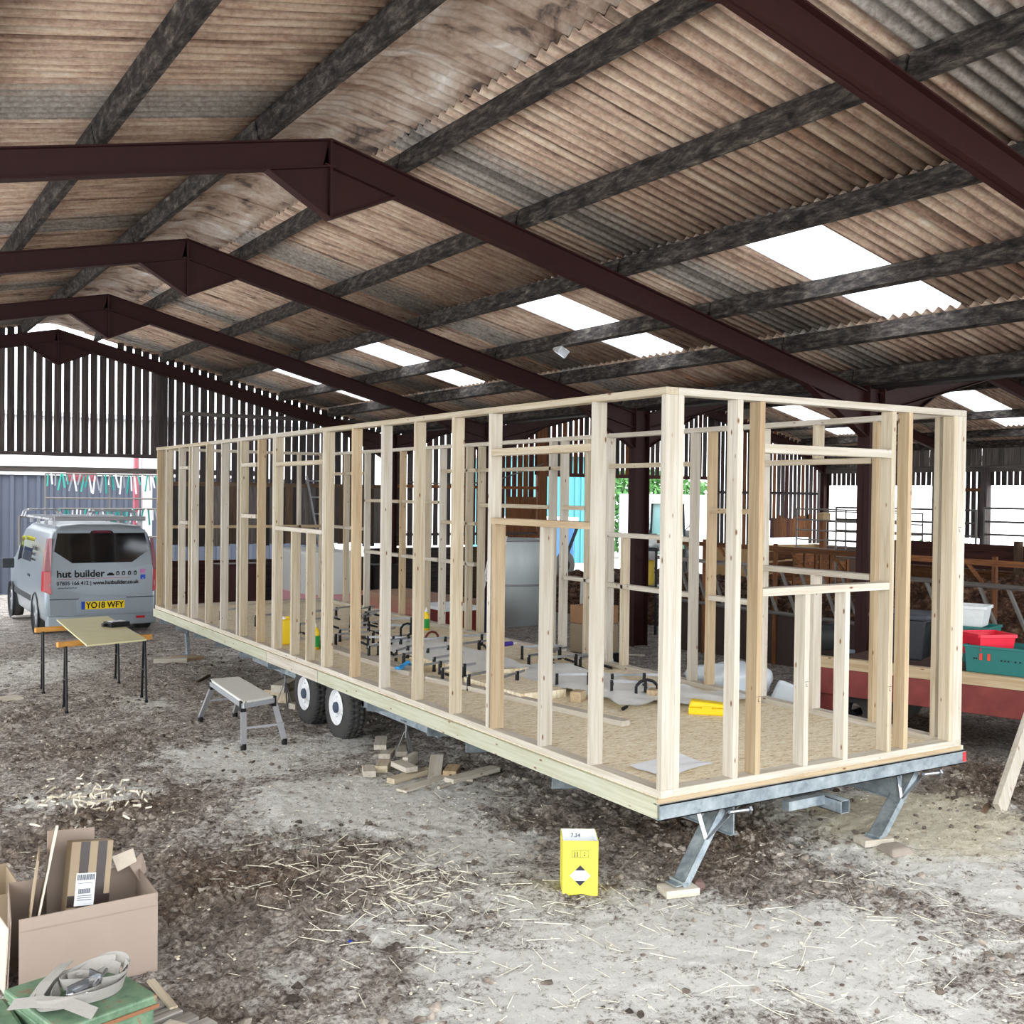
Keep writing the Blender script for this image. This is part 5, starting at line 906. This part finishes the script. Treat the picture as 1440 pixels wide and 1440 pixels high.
# feed barrier along X = 7.6
M_tube = plain('galvanised_tube', (120, 116, 112), .5, .5)
def barrier(lb, ya, yb):
    t = thing('feed_barrier', lb, 'barrier')
    b = MB(); b.box((7.62, ya, 1.13), (7.68, yb, 1.2)); obj('top_rail', b, PAL['rustY'], t); b = MB(); b.box((7.63, ya, .86), (7.67, yb, .92)); obj('middle_rail', b, PAL['greyY'], t); b = MB(); b.cyl((7.65, ya, .22), (7.65, yb, .22), .03, n=8); obj('bottom_rail', b, M_tube, t)
    n_ = int((yb - ya) / .38)
    for i in range(n_): y = ya + .1 + i * .38; b = MB(); b.bar((7.65, y + .16, .88), (7.65, y - .16, .24), .035, .035); obj('slanting_bar', b, M_tube, t)
    for i in range(n_ // 2): y = ya + .3 + i * .76; b = MB(); b.bar((7.65, y + .14, 1.16), (7.65, y - .1, .9), .035, .035); obj('upper_bar', b, PAL['rustY'], t)
    for y in [ya + 1.55 * k for k in range(int((yb - ya) / 1.55) + 1)]: b = MB(); b.cyl((7.7, y, -.9), (7.7, y, 1.24), .035, n=10); obj('post', b, PAL['rustZ'], t)
barrier('rusty feed barrier with slanting bars, right of the dark barn column', -1.6, 4.4); barrier('rusty feed barrier with slanting bars, left of the dark barn column', 5.1, 9.3)
for lb, ya, yb in (('low dark concrete feed wall under the right-hand barrier', -1.6, 4.4), ('low dark concrete feed wall under the left-hand barrier', 5.1, 9.3)):
    b = MB(); b.box((7.72, ya, -1), (7.9, yb, .18)); tag(obj('feed_wall', b, plain('dark_concrete', (66, 54, 50), .95, bump=.3, scale=14)), lb, 'wall')
def heap(name, x0, x1, y0_, y1_, hmax, mat, lb, seed, step=.09, cat='heap'):
    nx, ny = int((x1 - x0) / step), int((y1_ - y0_) / step); X, Y = np.meshgrid(np.linspace(x0, x1, nx), np.linspace(y0_, y1_, ny)); u = (X - x0) / (x1 - x0); v = (Y - y0_) / (y1_ - y0_)
    e = np.minimum(1, np.minimum(np.minimum(u, 1 - u) * 3.2, np.minimum(v, 1 - v) * 5)); Z = -.75 + (hmax + .75) * e ** .6 * (.8 + .4 * fbm(X, Y, .8, 2, seed)) + (fbm(X, Y, 4, 4, seed + 3, .65) - .5) * .35 * (e > .02)
    me = bpy.data.meshes.new(name); i = np.arange(nx * ny).reshape(ny, nx); q = np.stack([i[:-1, :-1], i[:-1, 1:], i[1:, 1:], i[1:, :-1]], -1).reshape(-1, 4)
    me.from_pydata(np.stack([X, Y, Z], -1).reshape(-1, 3).tolist(), [], q.tolist()); me.materials.append(mat); o = put(name, me); o['kind'] = 'stuff'; return tag(o, lb, cat)
nn = NT('muck'); _v = nn.coord(); _a = nn.noise(_v, 9, 7, .75, .4); nn.bump(_a, 1.0, .06); M_muck = nn.fin(nn.ramp(_a, [(.34, lin(38, 26, 22)), (.5, lin(96, 68, 54)), (.62, lin(150, 116, 92)), (.72, lin(196, 170, 144))]), .95)
heap('muck_heap', 9.0, 13.4, -3, 9.5, .55, M_muck, 'long heap of brown clodded muck behind the feed barrier', 31)
heap('muck_heap', 9.6, 15.6, 10.8, 18.2, .0, M_muck, 'lower heap of brown muck beyond the left-hand barrier', 47, .12)
t = thing('fan_heater', 'round-ended yellow machine on a dark steel frame beyond the right long wall', 'machine', (8.85, 11.0, 0), .55)
b = MB(); b.prism([(-.14, .25), (.14, .25), (.14, .62), (.08, .72), (-.08, .72), (-.14, .62)], -.12, .12, 'Y'); obj('yellow_housing', b, plain('machine_yellow', (216, 186, 74), .5), t, bevel=.04)
for k in range(5): a = 2 * math.pi * k / 5; b = MB(); b.cyl((math.cos(a) * .06, -.125, .53 + math.sin(a) * .06), (math.cos(a) * .06, -.119, .53 + math.sin(a) * .06), .022, n=10); obj('vent', b, M_black, t)
b = MB(); b.box((-.3, -.25, .9), (.35, .25, .94)); b.box((-.3, -.25, .2), (.35, .25, .24)); obj('shelf', b, M_blackmetal, t, kind='stuff')
for lx, ly in ((-.3, -.25), (.31, -.25), (-.3, .21), (.31, .21)): b = MB(); b.box((lx, ly, -.75), (lx + .04, ly + .04, .94)); obj('leg', b, M_blackmetal, t)
sack('crumpled clear plastic bag on the dark frame over the yellow machine', 8.87, 11.0, .945, .5, .35, .26, .5, M_poly)
pw = thing('plank_wall', 'weathered plank wall behind the muck heap', 'wall')
for k in range(4): b = MB(); b.box((13.6, -4, -.75 + .47 * k), (13.65, 9.8, -.75 + .47 * k + .455)); obj('plank', b, PAL[['oldY', 'oldY', 'rustY', 'redY'][k]], pw)
for y in (-3.5, -1, 1.5, 4, 6.5, 9.6): b = MB(); b.box((13.5, y, -1), (13.6, y + .12, 1.2)); obj('post', b, PAL['oldZ'], pw)
def gate(lb, x, ya, yb, zb, zt, nb=6, axis='Y'):
    t = thing('tube_gate', lb, 'gate', group='tube gates across the barn'); mp = (lambda a, z: (x, a, z)) if axis == 'Y' else (lambda a, z: (a, x, z))
    for k in range(nb): z = zb + (zt - zb) * (k / (nb - 1)) ** 1.2; b = MB(); b.cyl(mp(ya, z), mp(yb, z), .022, n=8); obj('bar', b, M_tube, t)
    for a in (ya, (ya + yb) / 2, yb): b = MB(); b.cyl(mp(a, zb - .02 if a not in (ya, yb) else -.85), mp(a, zt + .02), .024, n=8); obj('upright', b, M_tube, t)
gate('tube gate in the right-hand opening behind the plank wall', 16.4, 5.4, 9.2, .55, 1.75); gate('second tube gate from the right, before the middle opening', 16.4, 9.4, 13.2, .5, 1.7); gate('third tube gate, left of the dark barn column', 19.5, 13.8, 17.4, .3, 1.6); gate('tube gate standing in the furthest right opening of the yard wall', 22.5, 15.4, 19.0, .4, 1.5, 5)
for q, (x, y) in enumerate(((16.9, 15.2), (17.9, 15.6), (18.9, 15.9))):
    t = thing('slatted_crate', 'orange-brown slatted timber crate, %s from the left of three' % ORD[q], 'crate', (x, y, gz(16)), .1)
    for k in range(8): yy_ = (-.5, .47)[k % 2]; b = MB(); b.box((-.45, yy_, .1 + .3 * (k // 2)), (.45, yy_ + .03, .34 + .3 * (k // 2))); obj('slat', b, PAL['rustX'], t)
    for sx in (-.45, .0, .45): b = MB(); b.box((sx - .04, -.53, 0), (sx + .04, -.5, 1.25)); obj('corner_post', b, PAL['rustZ'], t)
t = thing('stand_post', 'rusty square post with a pale clamp head, left of the yard opening', 'post', (20.7, 17.5, gz(17))); b = MB(); b.box((-.07, -.07, 0), (.07, .07, 2.15)); obj('post_body', b, PAL['rustZ'], t); b = MB(); b.box((-.15, -.12, 2.0), (.2, .1, 2.25)); obj('head', b, plain('brass_head', (176, 150, 112), .5), t, bevel=.03)
b = MB(); b.tube([(8.0, 19.4, 2.2), (9.5, 19.4, 2.15), (10.6, 19.4, 2.3), (12.0, 19.4, 2.75)], .02); tag(obj('hanging_pipe', b, M_tube), 'pale pipe sagging across the slatted far wall', 'pipe')
fl_ = thing('floodlight', 'small floodlight fixed under the roof purlin above the hut', 'floodlight', (4.62, 7.85, 3.98)); b = MB(); b.obox((0, 0, -.0), (.16, .2, .12), (.4, .5, 0)); obj('lamp_body', b, plain('pale_grey_metal', (188, 190, 192), .4, .4), fl_, bevel=.01); b = MB(); b.obox((0, 0, .08), (.03, .16, .1)); obj('bracket', b, M_steel, fl_); b = MB(); b.obox((-.05, -.03, -.065), (.12, .15, .01), (.4, .5, 0)); obj('lamp_glass', b, M_wc, fl_)

# ------------------------------------------------------------------ outside
M_clad = plain('blue_grey_cladding', (84, 90, 104), .5, var=.06, scale=3); M_cyan = plain('turquoise_cladding', (84, 150, 158), .5, var=.05, scale=3)
def clad(lb, x0, x1, y, zt, mat, name='cladded_building', pitch=.33, lite=None):
    t = thing(name, lb, 'building', (0, 0, 0)); zb = -1.2; b = MB(); b.box((x0, y + .06, zb), (x1, y + 6, zt)); obj('wall', b, mat, t)
    b = MB(); k = 0
    while x0 + k * pitch < x1: b.box((x0 + k * pitch, y, zb), (x0 + k * pitch + .09, y + .06, zt)); k += 1
    r = obj('cladding_ribs', b, mat, t); r['kind'] = 'stuff'
    if lite: b = MB(); b.box((x0, y - .05, zt), (x1, y + .02, zt + lite)); obj('white_fascia', b, M_white, t)
    b = MB(); b.box((x0 - .2, y - .3, zt + (lite or 0)), (x1 + .2, y + 6.3, zt + (lite or 0) + .12)); obj('roof', b, plain('pale_roof', (200, 204, 208), .6), t)
clad('blue-grey ribbed cladding of the shed across the yard, behind the van', -14, 9, 27, 2.3, M_clad, lite=1.6)
clad('turquoise ribbed shed seen through the middle opening', 21.4, 24.6, 34, 3.6, M_cyan)
clad('pale distant shed beyond the right-hand yard opening', 40, 47, 8, 3.2, plain('pale_grey_cladding', (170, 180, 186), .5), pitch=.5)
pk = plain('faded_red_post', (176, 100, 112), .6)
for lb, x, w_, m_ in (('faded red yard post beyond the van, between rack and white post', 2.45, .05, pk), ('white-painted yard post at the left end of the hut', 2.72, .12, M_white)): b = MB(); b.box((x - w_, 23.9, -1.2), (x + w_, 24.1, 3.2)); tag(obj('yard_post', b, m_), lb, 'post')
b = MB(); b.box((.7, 23.6, 2.12), (1.4, 23.7, 2.36)); tag(obj('red_beam', b, pk), 'faded red beam at the top of the racks beyond the van', 'beam')
def rack(lb, x0, x1, y, zb, zt, cols, seed):
    t = thing('hanging_rack', lb, 'rack'); r = random.Random(seed)
    for z in (zb, zt): b = MB(); b.cyl((x0, y, z), (x1, y, z), .025, n=6); obj('rail', b, M_tube, t)
    for x in (x0, (x0 + x1) / 2, x1): b = MB(); b.cyl((x, y, -1.1), (x, y, zt), .02, n=6); obj('upright', b, M_tube, t)
    n_ = int((x1 - x0) / .09)
    for i in range(n_):
        x = x0 + .05 + i * .09; b = MB(); l = r.uniform(.25, .5); b.obox((x, y + r.uniform(-.03, .03), zt - l / 2), (.035, .02, l), (r.uniform(-.1, .1), r.uniform(-.25, .25), 0)); obj('hanging_strip', b, cols[r.randrange(len(cols))], t)
cs = [plain('teal_strip', (40, 150, 138), .5), M_white, M_white, plain('grey_strip', (150, 156, 160), .5), plain('teal_strip_b', (70, 176, 160), .5)]
rack('upper rack of teal and white strips hanging beyond the van', .2, 3.2, 23.5, 1.7, 2.3, cs, 3); rack('lower rack of teal and white strips hanging beyond the van', .4, 3.3, 22.9, .75, 1.45, cs, 4)
t = thing('yard_trolley', 'grey tubular trolley frame beyond the van roof', 'trolley', (-.6, 21.8, -1)); b = MB()
for P in ([(0, 0, 0), (0, 0, 2.3), (2.2, 0, 2.2)], [(.1, 0, 1.9), (2.2, 0, 1.95)], [(.1, 0, 1.5), (2.2, 0, 1.5)], [(2.2, 0, 0), (2.2, 0, 2.2)]): b.tube(P, .03)
obj('frame', b, M_tube, t); b = MB(); b.box((0, -.3, 1.3), (2.2, .3, 1.36)); obj('shelf', b, M_tube, t)
t = thing('orange_sack', 'orange bundled tarpaulin on the bench beyond the van', 'tarpaulin', (-3.4, 24, 1.0)); b = MB(); b.lathe([(.001, 0), (.3, .05), (.38, .3), (.28, .6), (.1, .75), (.001, .78)], n=9); obj('bundle', b, plain('orange_tarp', (206, 98, 62), .7, var=.25, scale=5), t)
for lb, z, c in (('yellow plastic pipe lying on the bench beyond the van', 1.06, (206, 200, 80)), ('dull yellow-green pipe under the first beyond the van', .9, (170, 176, 90))): b = MB(); b.cyl((-6, 23.8, z), (-1.6, 23.8, z), .07, n=10); tag(obj('plastic_pipe', b, plain('pipe_%d' % int(z * 100), c, .5)), lb, 'pipe')
t = thing('yard_bench', 'dark bench carrying pipes beyond the van', 'bench', (-3.8, 24, -1.1)); b = MB(); b.box((-2.4, -.4, 1.85), (2.4, .4, 1.93)); obj('bench_top', b, plain('dark_blue_bench', (60, 70, 100), .6), t)
for x in (-2.3, 2.2): b = MB(); b.box((x, -.3, 0), (x + .1, .3, 1.85)); obj('leg', b, M_blackmetal, t)
def hedge(lb, x0, x1, y, zt, d, seed, n_=5000):
    r = np.random.default_rng(seed); L = x1 - x0; P = r.random((n_, 3)); X = x0 + P[:, 0] * L; Z = -1 + (P[:, 2] ** .7) * (zt + 1) * (.8 + .25 * fbm(X, X * 0, .5, 3, seed)); Y = y + (P[:, 1] - .5) * d
    A = r.normal(size=(n_, 3)); A /= np.linalg.norm(A, axis=1)[:, None]; B = np.cross(A, r.normal(size=(n_, 3))); B /= np.linalg.norm(B, axis=1)[:, None]; s = r.uniform(.1, .22, (n_, 1)); C = np.stack([X, Y, Z], 1)
    V = np.stack([C - A * s, C + B * s * .5, C + A * s, C - B * s * .5], 1).reshape(-1, 3); me = bpy.data.meshes.new('hedge'); me.from_pydata(V.tolist(), [], (np.arange(n_ * 4).reshape(-1, 4)).tolist()); me.materials.append(M_leaf)
    root = thing('hedge', lb, 'hedge'); f = put('foliage', me, root, kind='stuff'); b = MB()
    for k in range(int(L / 1.5)): x = x0 + .7 + k * 1.5; b.cyl((x, y, -1.3), (x + .1, y, zt * .6), .08, .03, n=6)
    obj('stem', b, PAL['oldZ'], root)
M_leaf = plain('hedge_leaves', (96, 142, 84), .7, var=.35, scale=1.5)
hedge('green hedge beyond the white yard wall and tractor', 27.9, 34.2, 37.5, 3.3, 1.6, 11, 5000)
b = MB(); b.box((27.5, 36, -1.3), (34.5, 36.2, 2.0)); tag(obj('yard_wall', b, M_white), 'white yard wall below the green hedge, beyond the tractor', 'wall')
hedge('low green hedge beyond the right-hand yard openings', 27, 31, 20, .4, 1.2, 12, 1200)
def tractor():
    t = thing('tractor', 'green and white tractor with a glazed cab parked outside the middle opening', 'tractor', (21.2, 25.2, -.95), -2.2)
    gr = plain('tractor_green', (110, 142, 124), .4, var=.05); wh = plain('tractor_roof', (222, 226, 222), .4); gl = plain('pale_cab_glass', (120, 160, 162), .1, spec=.8)
    b = MB(); b.hexa([(.3, -.4, .8), (2.2, -.35, .85), (2.2, .35, .85), (.3, .4, .8), (.3, -.4, 1.55), (2.2, -.3, 1.35), (2.2, .3, 1.35), (.3, .4, 1.55)]); obj('bonnet', b, gr, t, bevel=.05)
    b = MB(); b.box((-1.1, -.6, 1.0), (.3, .6, 1.3)); obj('cab_floor', b, gr, t)
    for x in (-1.05, .25):
        for y in (-.6, .6): b = MB(); b.bar((x, y, 1.3), (x * .92, y * .92, 2.6), .07, .07, up=(1, 0, 0)); obj('cab_pillar', b, M_black, t)
    b = MB(); b.box((-1.15, -.68, 2.6), (.38, .68, 2.78)); obj('cab_roof', b, wh, t, bevel=.05)
    for y in (-.59, .585): b = MB(); b.box((-1.0, y, 1.3), (.22, y + .01, 2.6)); obj('side_glass', b, gl, t)
    b = MB(); b.box((.2, -.55, 1.5), (.21, .55, 2.6)); obj('windscreen', b, gl, t); b = MB(); b.lathe([(.001, 0), (.22, 0), (.22, .08), (.001, .08)], c=(-.4, 0, 1.4), n=12); obj('seat', b, M_black, t)
    for x, R, ys in ((-.7, .82, (-1.0, .6)), (1.7, .52, (-.85, .55))):
        for y in ys: b = MB(); b.lathe([(R * .5, 0), (R * .92, 0), (R, .06), (R, .32), (R * .92, .38), (R * .5, .38)], c=(x, y, R), n=28, axis='Y'); w = obj('wheel', b, M_rubber, t, True); b = MB(); b.lathe([(.001, .1), (R * .5, .1), (R * .5, .28), (.001, .28)], c=(x, y, R), n=20, axis='Y'); obj('rim', b, wh, w, True)
    b = MB(); b.cyl((1.2, .2, 1.4), (1.2, .2, 2.3), .035, n=8); obj('exhaust', b, M_blackmetal, t)
    for y in (-.75, .7): b = MB(); b.tube([(.25, y * .8, 1.6), (.4, y * 1.3, 2.0), (.4, y * 1.35, 2.4)], .018); obj('mirror_arm', b, M_blackmetal, t)
tractor()
t = thing('wheel_loader', 'blue and white machine body seen through the opening right of the tank', 'machine', (16.2, 26.5, -1.0), .2); b = MB(); b.box((-1.4, -.8, .7), (1.4, .8, 1.9)); obj('machine_body', b, plain('machine_blue', (96, 148, 206), .4), t, bevel=.08); b = MB(); b.box((-1.5, -.9, 1.9), (1.5, .9, 2.15)); obj('white_cover', b, M_white, t, bevel=.04)
for x in (-.9, .9):
    for y in (-.85, .6): b = MB(); b.lathe([(.2, 0), (.45, 0), (.5, .05), (.5, .25), (.2, .25)], c=(x, y, .5), n=20, axis='Y'); obj('wheel', b, M_rubber, t, True)
b = MB(); b.bar((-1.4, -.9, .6), (-.6, -.95, 1.8), .08, .08); b.bar((.6, -.9, .3), (1.4, -.95, 1.9), .08, .08); obj('lift_arm', b, M_blackmetal, t)

# ------------------------------------------------------------------ loose stuff on the dirt: straw, shavings, clods
def scatter(name, lb, cat, n_, area, fn, mat, seed, dens=None):
    r = np.random.default_rng(seed); V = []; F = []; k = 0
    X = r.uniform(area[0], area[1], n_ * 4); Y = r.uniform(area[2], area[3], n_ * 4)
    if dens is not None: keep = r.random(n_ * 4) < dens(X, Y); X = X[keep][:n_]; Y = Y[keep][:n_]
    else: X, Y = X[:n_], Y[:n_]
    Z = ground_z(X, Y)
    for x, y, z in zip(X, Y, Z):
        v, f = fn(r, x, y, z); V += v; F += [tuple(i + k for i in q) for q in f]; k += len(v)
    me = bpy.data.meshes.new(name); me.from_pydata(V, [], F); me.materials.append(mat); o = put(name, me); o['kind'] = 'stuff'; return tag(o, lb, cat)
def f_straw(l0, l1, w):
    def f(r, x, y, z):
        a = r.uniform(0, math.pi); L = r.uniform(l0, l1) / 2; dz = r.uniform(-.012, .02); c, s = math.cos(a) * L, math.sin(a) * L; px, py = -math.sin(a) * w, math.cos(a) * w; z = z + .008
        return [(x - c - px, y - s - py, z - dz), (x + c - px, y + s - py, z + dz), (x + c + px, y + s + py, z + dz), (x - c + px, y - s + py, z - dz), (x - c, y - s, z - dz + w * 1.6), (x + c, y + s, z + dz + w * 1.6)], [(0, 1, 5, 4), (3, 4, 5, 2), (0, 3, 2, 1)]
    return f
def f_clod(s0, s1, fl_=.6):
    g = 1.618; I = [Vector(v).normalized() for v in ((-1, g, 0), (1, g, 0), (-1, -g, 0), (1, -g, 0), (0, -1, g), (0, 1, g), (0, -1, -g), (0, 1, -g), (g, 0, -1), (g, 0, 1), (-g, 0, -1), (-g, 0, 1))]
    T = [(0, 11, 5), (0, 5, 1), (0, 1, 7), (0, 7, 10), (0, 10, 11), (1, 5, 9), (5, 11, 4), (11, 10, 2), (10, 7, 6), (7, 1, 8), (3, 9, 4), (3, 4, 2), (3, 2, 6), (3, 6, 8), (3, 8, 9), (4, 9, 5), (2, 4, 11), (6, 2, 10), (8, 6, 7), (9, 8, 1)]
    I = np.array([tuple(v) for v in I])
    def f(r, x, y, z):
        s = s0 + (s1 - s0) * r.random() ** 3; a = r.uniform(0, 6.28); j = r.uniform(.6, 1.35, (12, 1)); P = I * j * s * np.array([r.uniform(.7, 1.4), 1, fl_]); c, q = math.cos(a), math.sin(a)
        return [(x + p[0] * c - p[1] * q, y + p[0] * q + p[1] * c, z + p[2] + s * .1) for p in P.tolist()], T
    return f
M_straw = plain('straw', (220, 214, 194), .8, var=.3, scale=3); M_shav = plain('wood_shavings', (226, 216, 196), .8, var=.15, scale=3)
nn = NT('clod_dirt'); _v = nn.coord(); _a = nn.noise(_v, 3, 5, .7); M_clod = nn.fin(nn.ramp(_a, [(.35, lin(62, 54, 49)), (.5, lin(112, 102, 93)), (.62, lin(168, 158, 147))]), .95)
A = (-4.4, 4.8, -3.5, 13)
def mud_d(X, Y): p_, m_ = masks(X, Y); return np.clip(m_ * (1 - .7 * p_) * .95 + .05, 0, 1)
scatter('clods', 'dark clods of earth scattered over the trampled dirt', 'earth', 16000, A, f_clod(.004, .032, .7), M_clod, 1, mud_d)
scatter('pale_crumbs', 'pale crumbs and chips scattered over the dirt', 'chips', 12000, A, f_clod(.002, .012, .5), M_shav, 2)
scatter('straw', 'loose straw strewn over the dirt in front of the trailer', 'straw', 900, A, f_straw(.03, .13, .0013), M_straw, 3, lambda X, Y: .25 + 0 * X)
scatter('straw_tufts', 'thicker scattering of straw by the muddy hollow', 'straw', 300, (-2.1, -.5, -.3, 2.3), f_straw(.03, .22, .0019), M_straw, 4, lambda X, Y: np.exp(-((X + 1.35) ** 2 / .25 + (Y - 1.0) ** 2 / .6)))
scatter('straw_front', 'loose straw lying on the pale ground at the bottom of the view', 'straw', 330, (-1.8, 1.5, -2.6, .3), f_straw(.05, .2, .0013), M_straw, 5)
scatter('shavings', 'heap of pale wood shavings on the mud at the left', 'shavings', 150, (-3.0, -1.9, 3.2, 4.9), f_straw(.02, .09, .007), M_shav, 6, lambda X, Y: np.exp(-((X + 2.45) ** 2 / .12 + (Y - 4.0) ** 2 / .25)))
b = MB(); b.obox((-1.86, .3, gpt(-1.86, .3) + .006), (.014, .012, .008), (0, 0, .4)); tag(obj('blue_cap', b, plain('blue_cap', (40, 70, 200), .5)), 'tiny blue plastic scrap on the dirt right of the cardboard box', 'scrap')
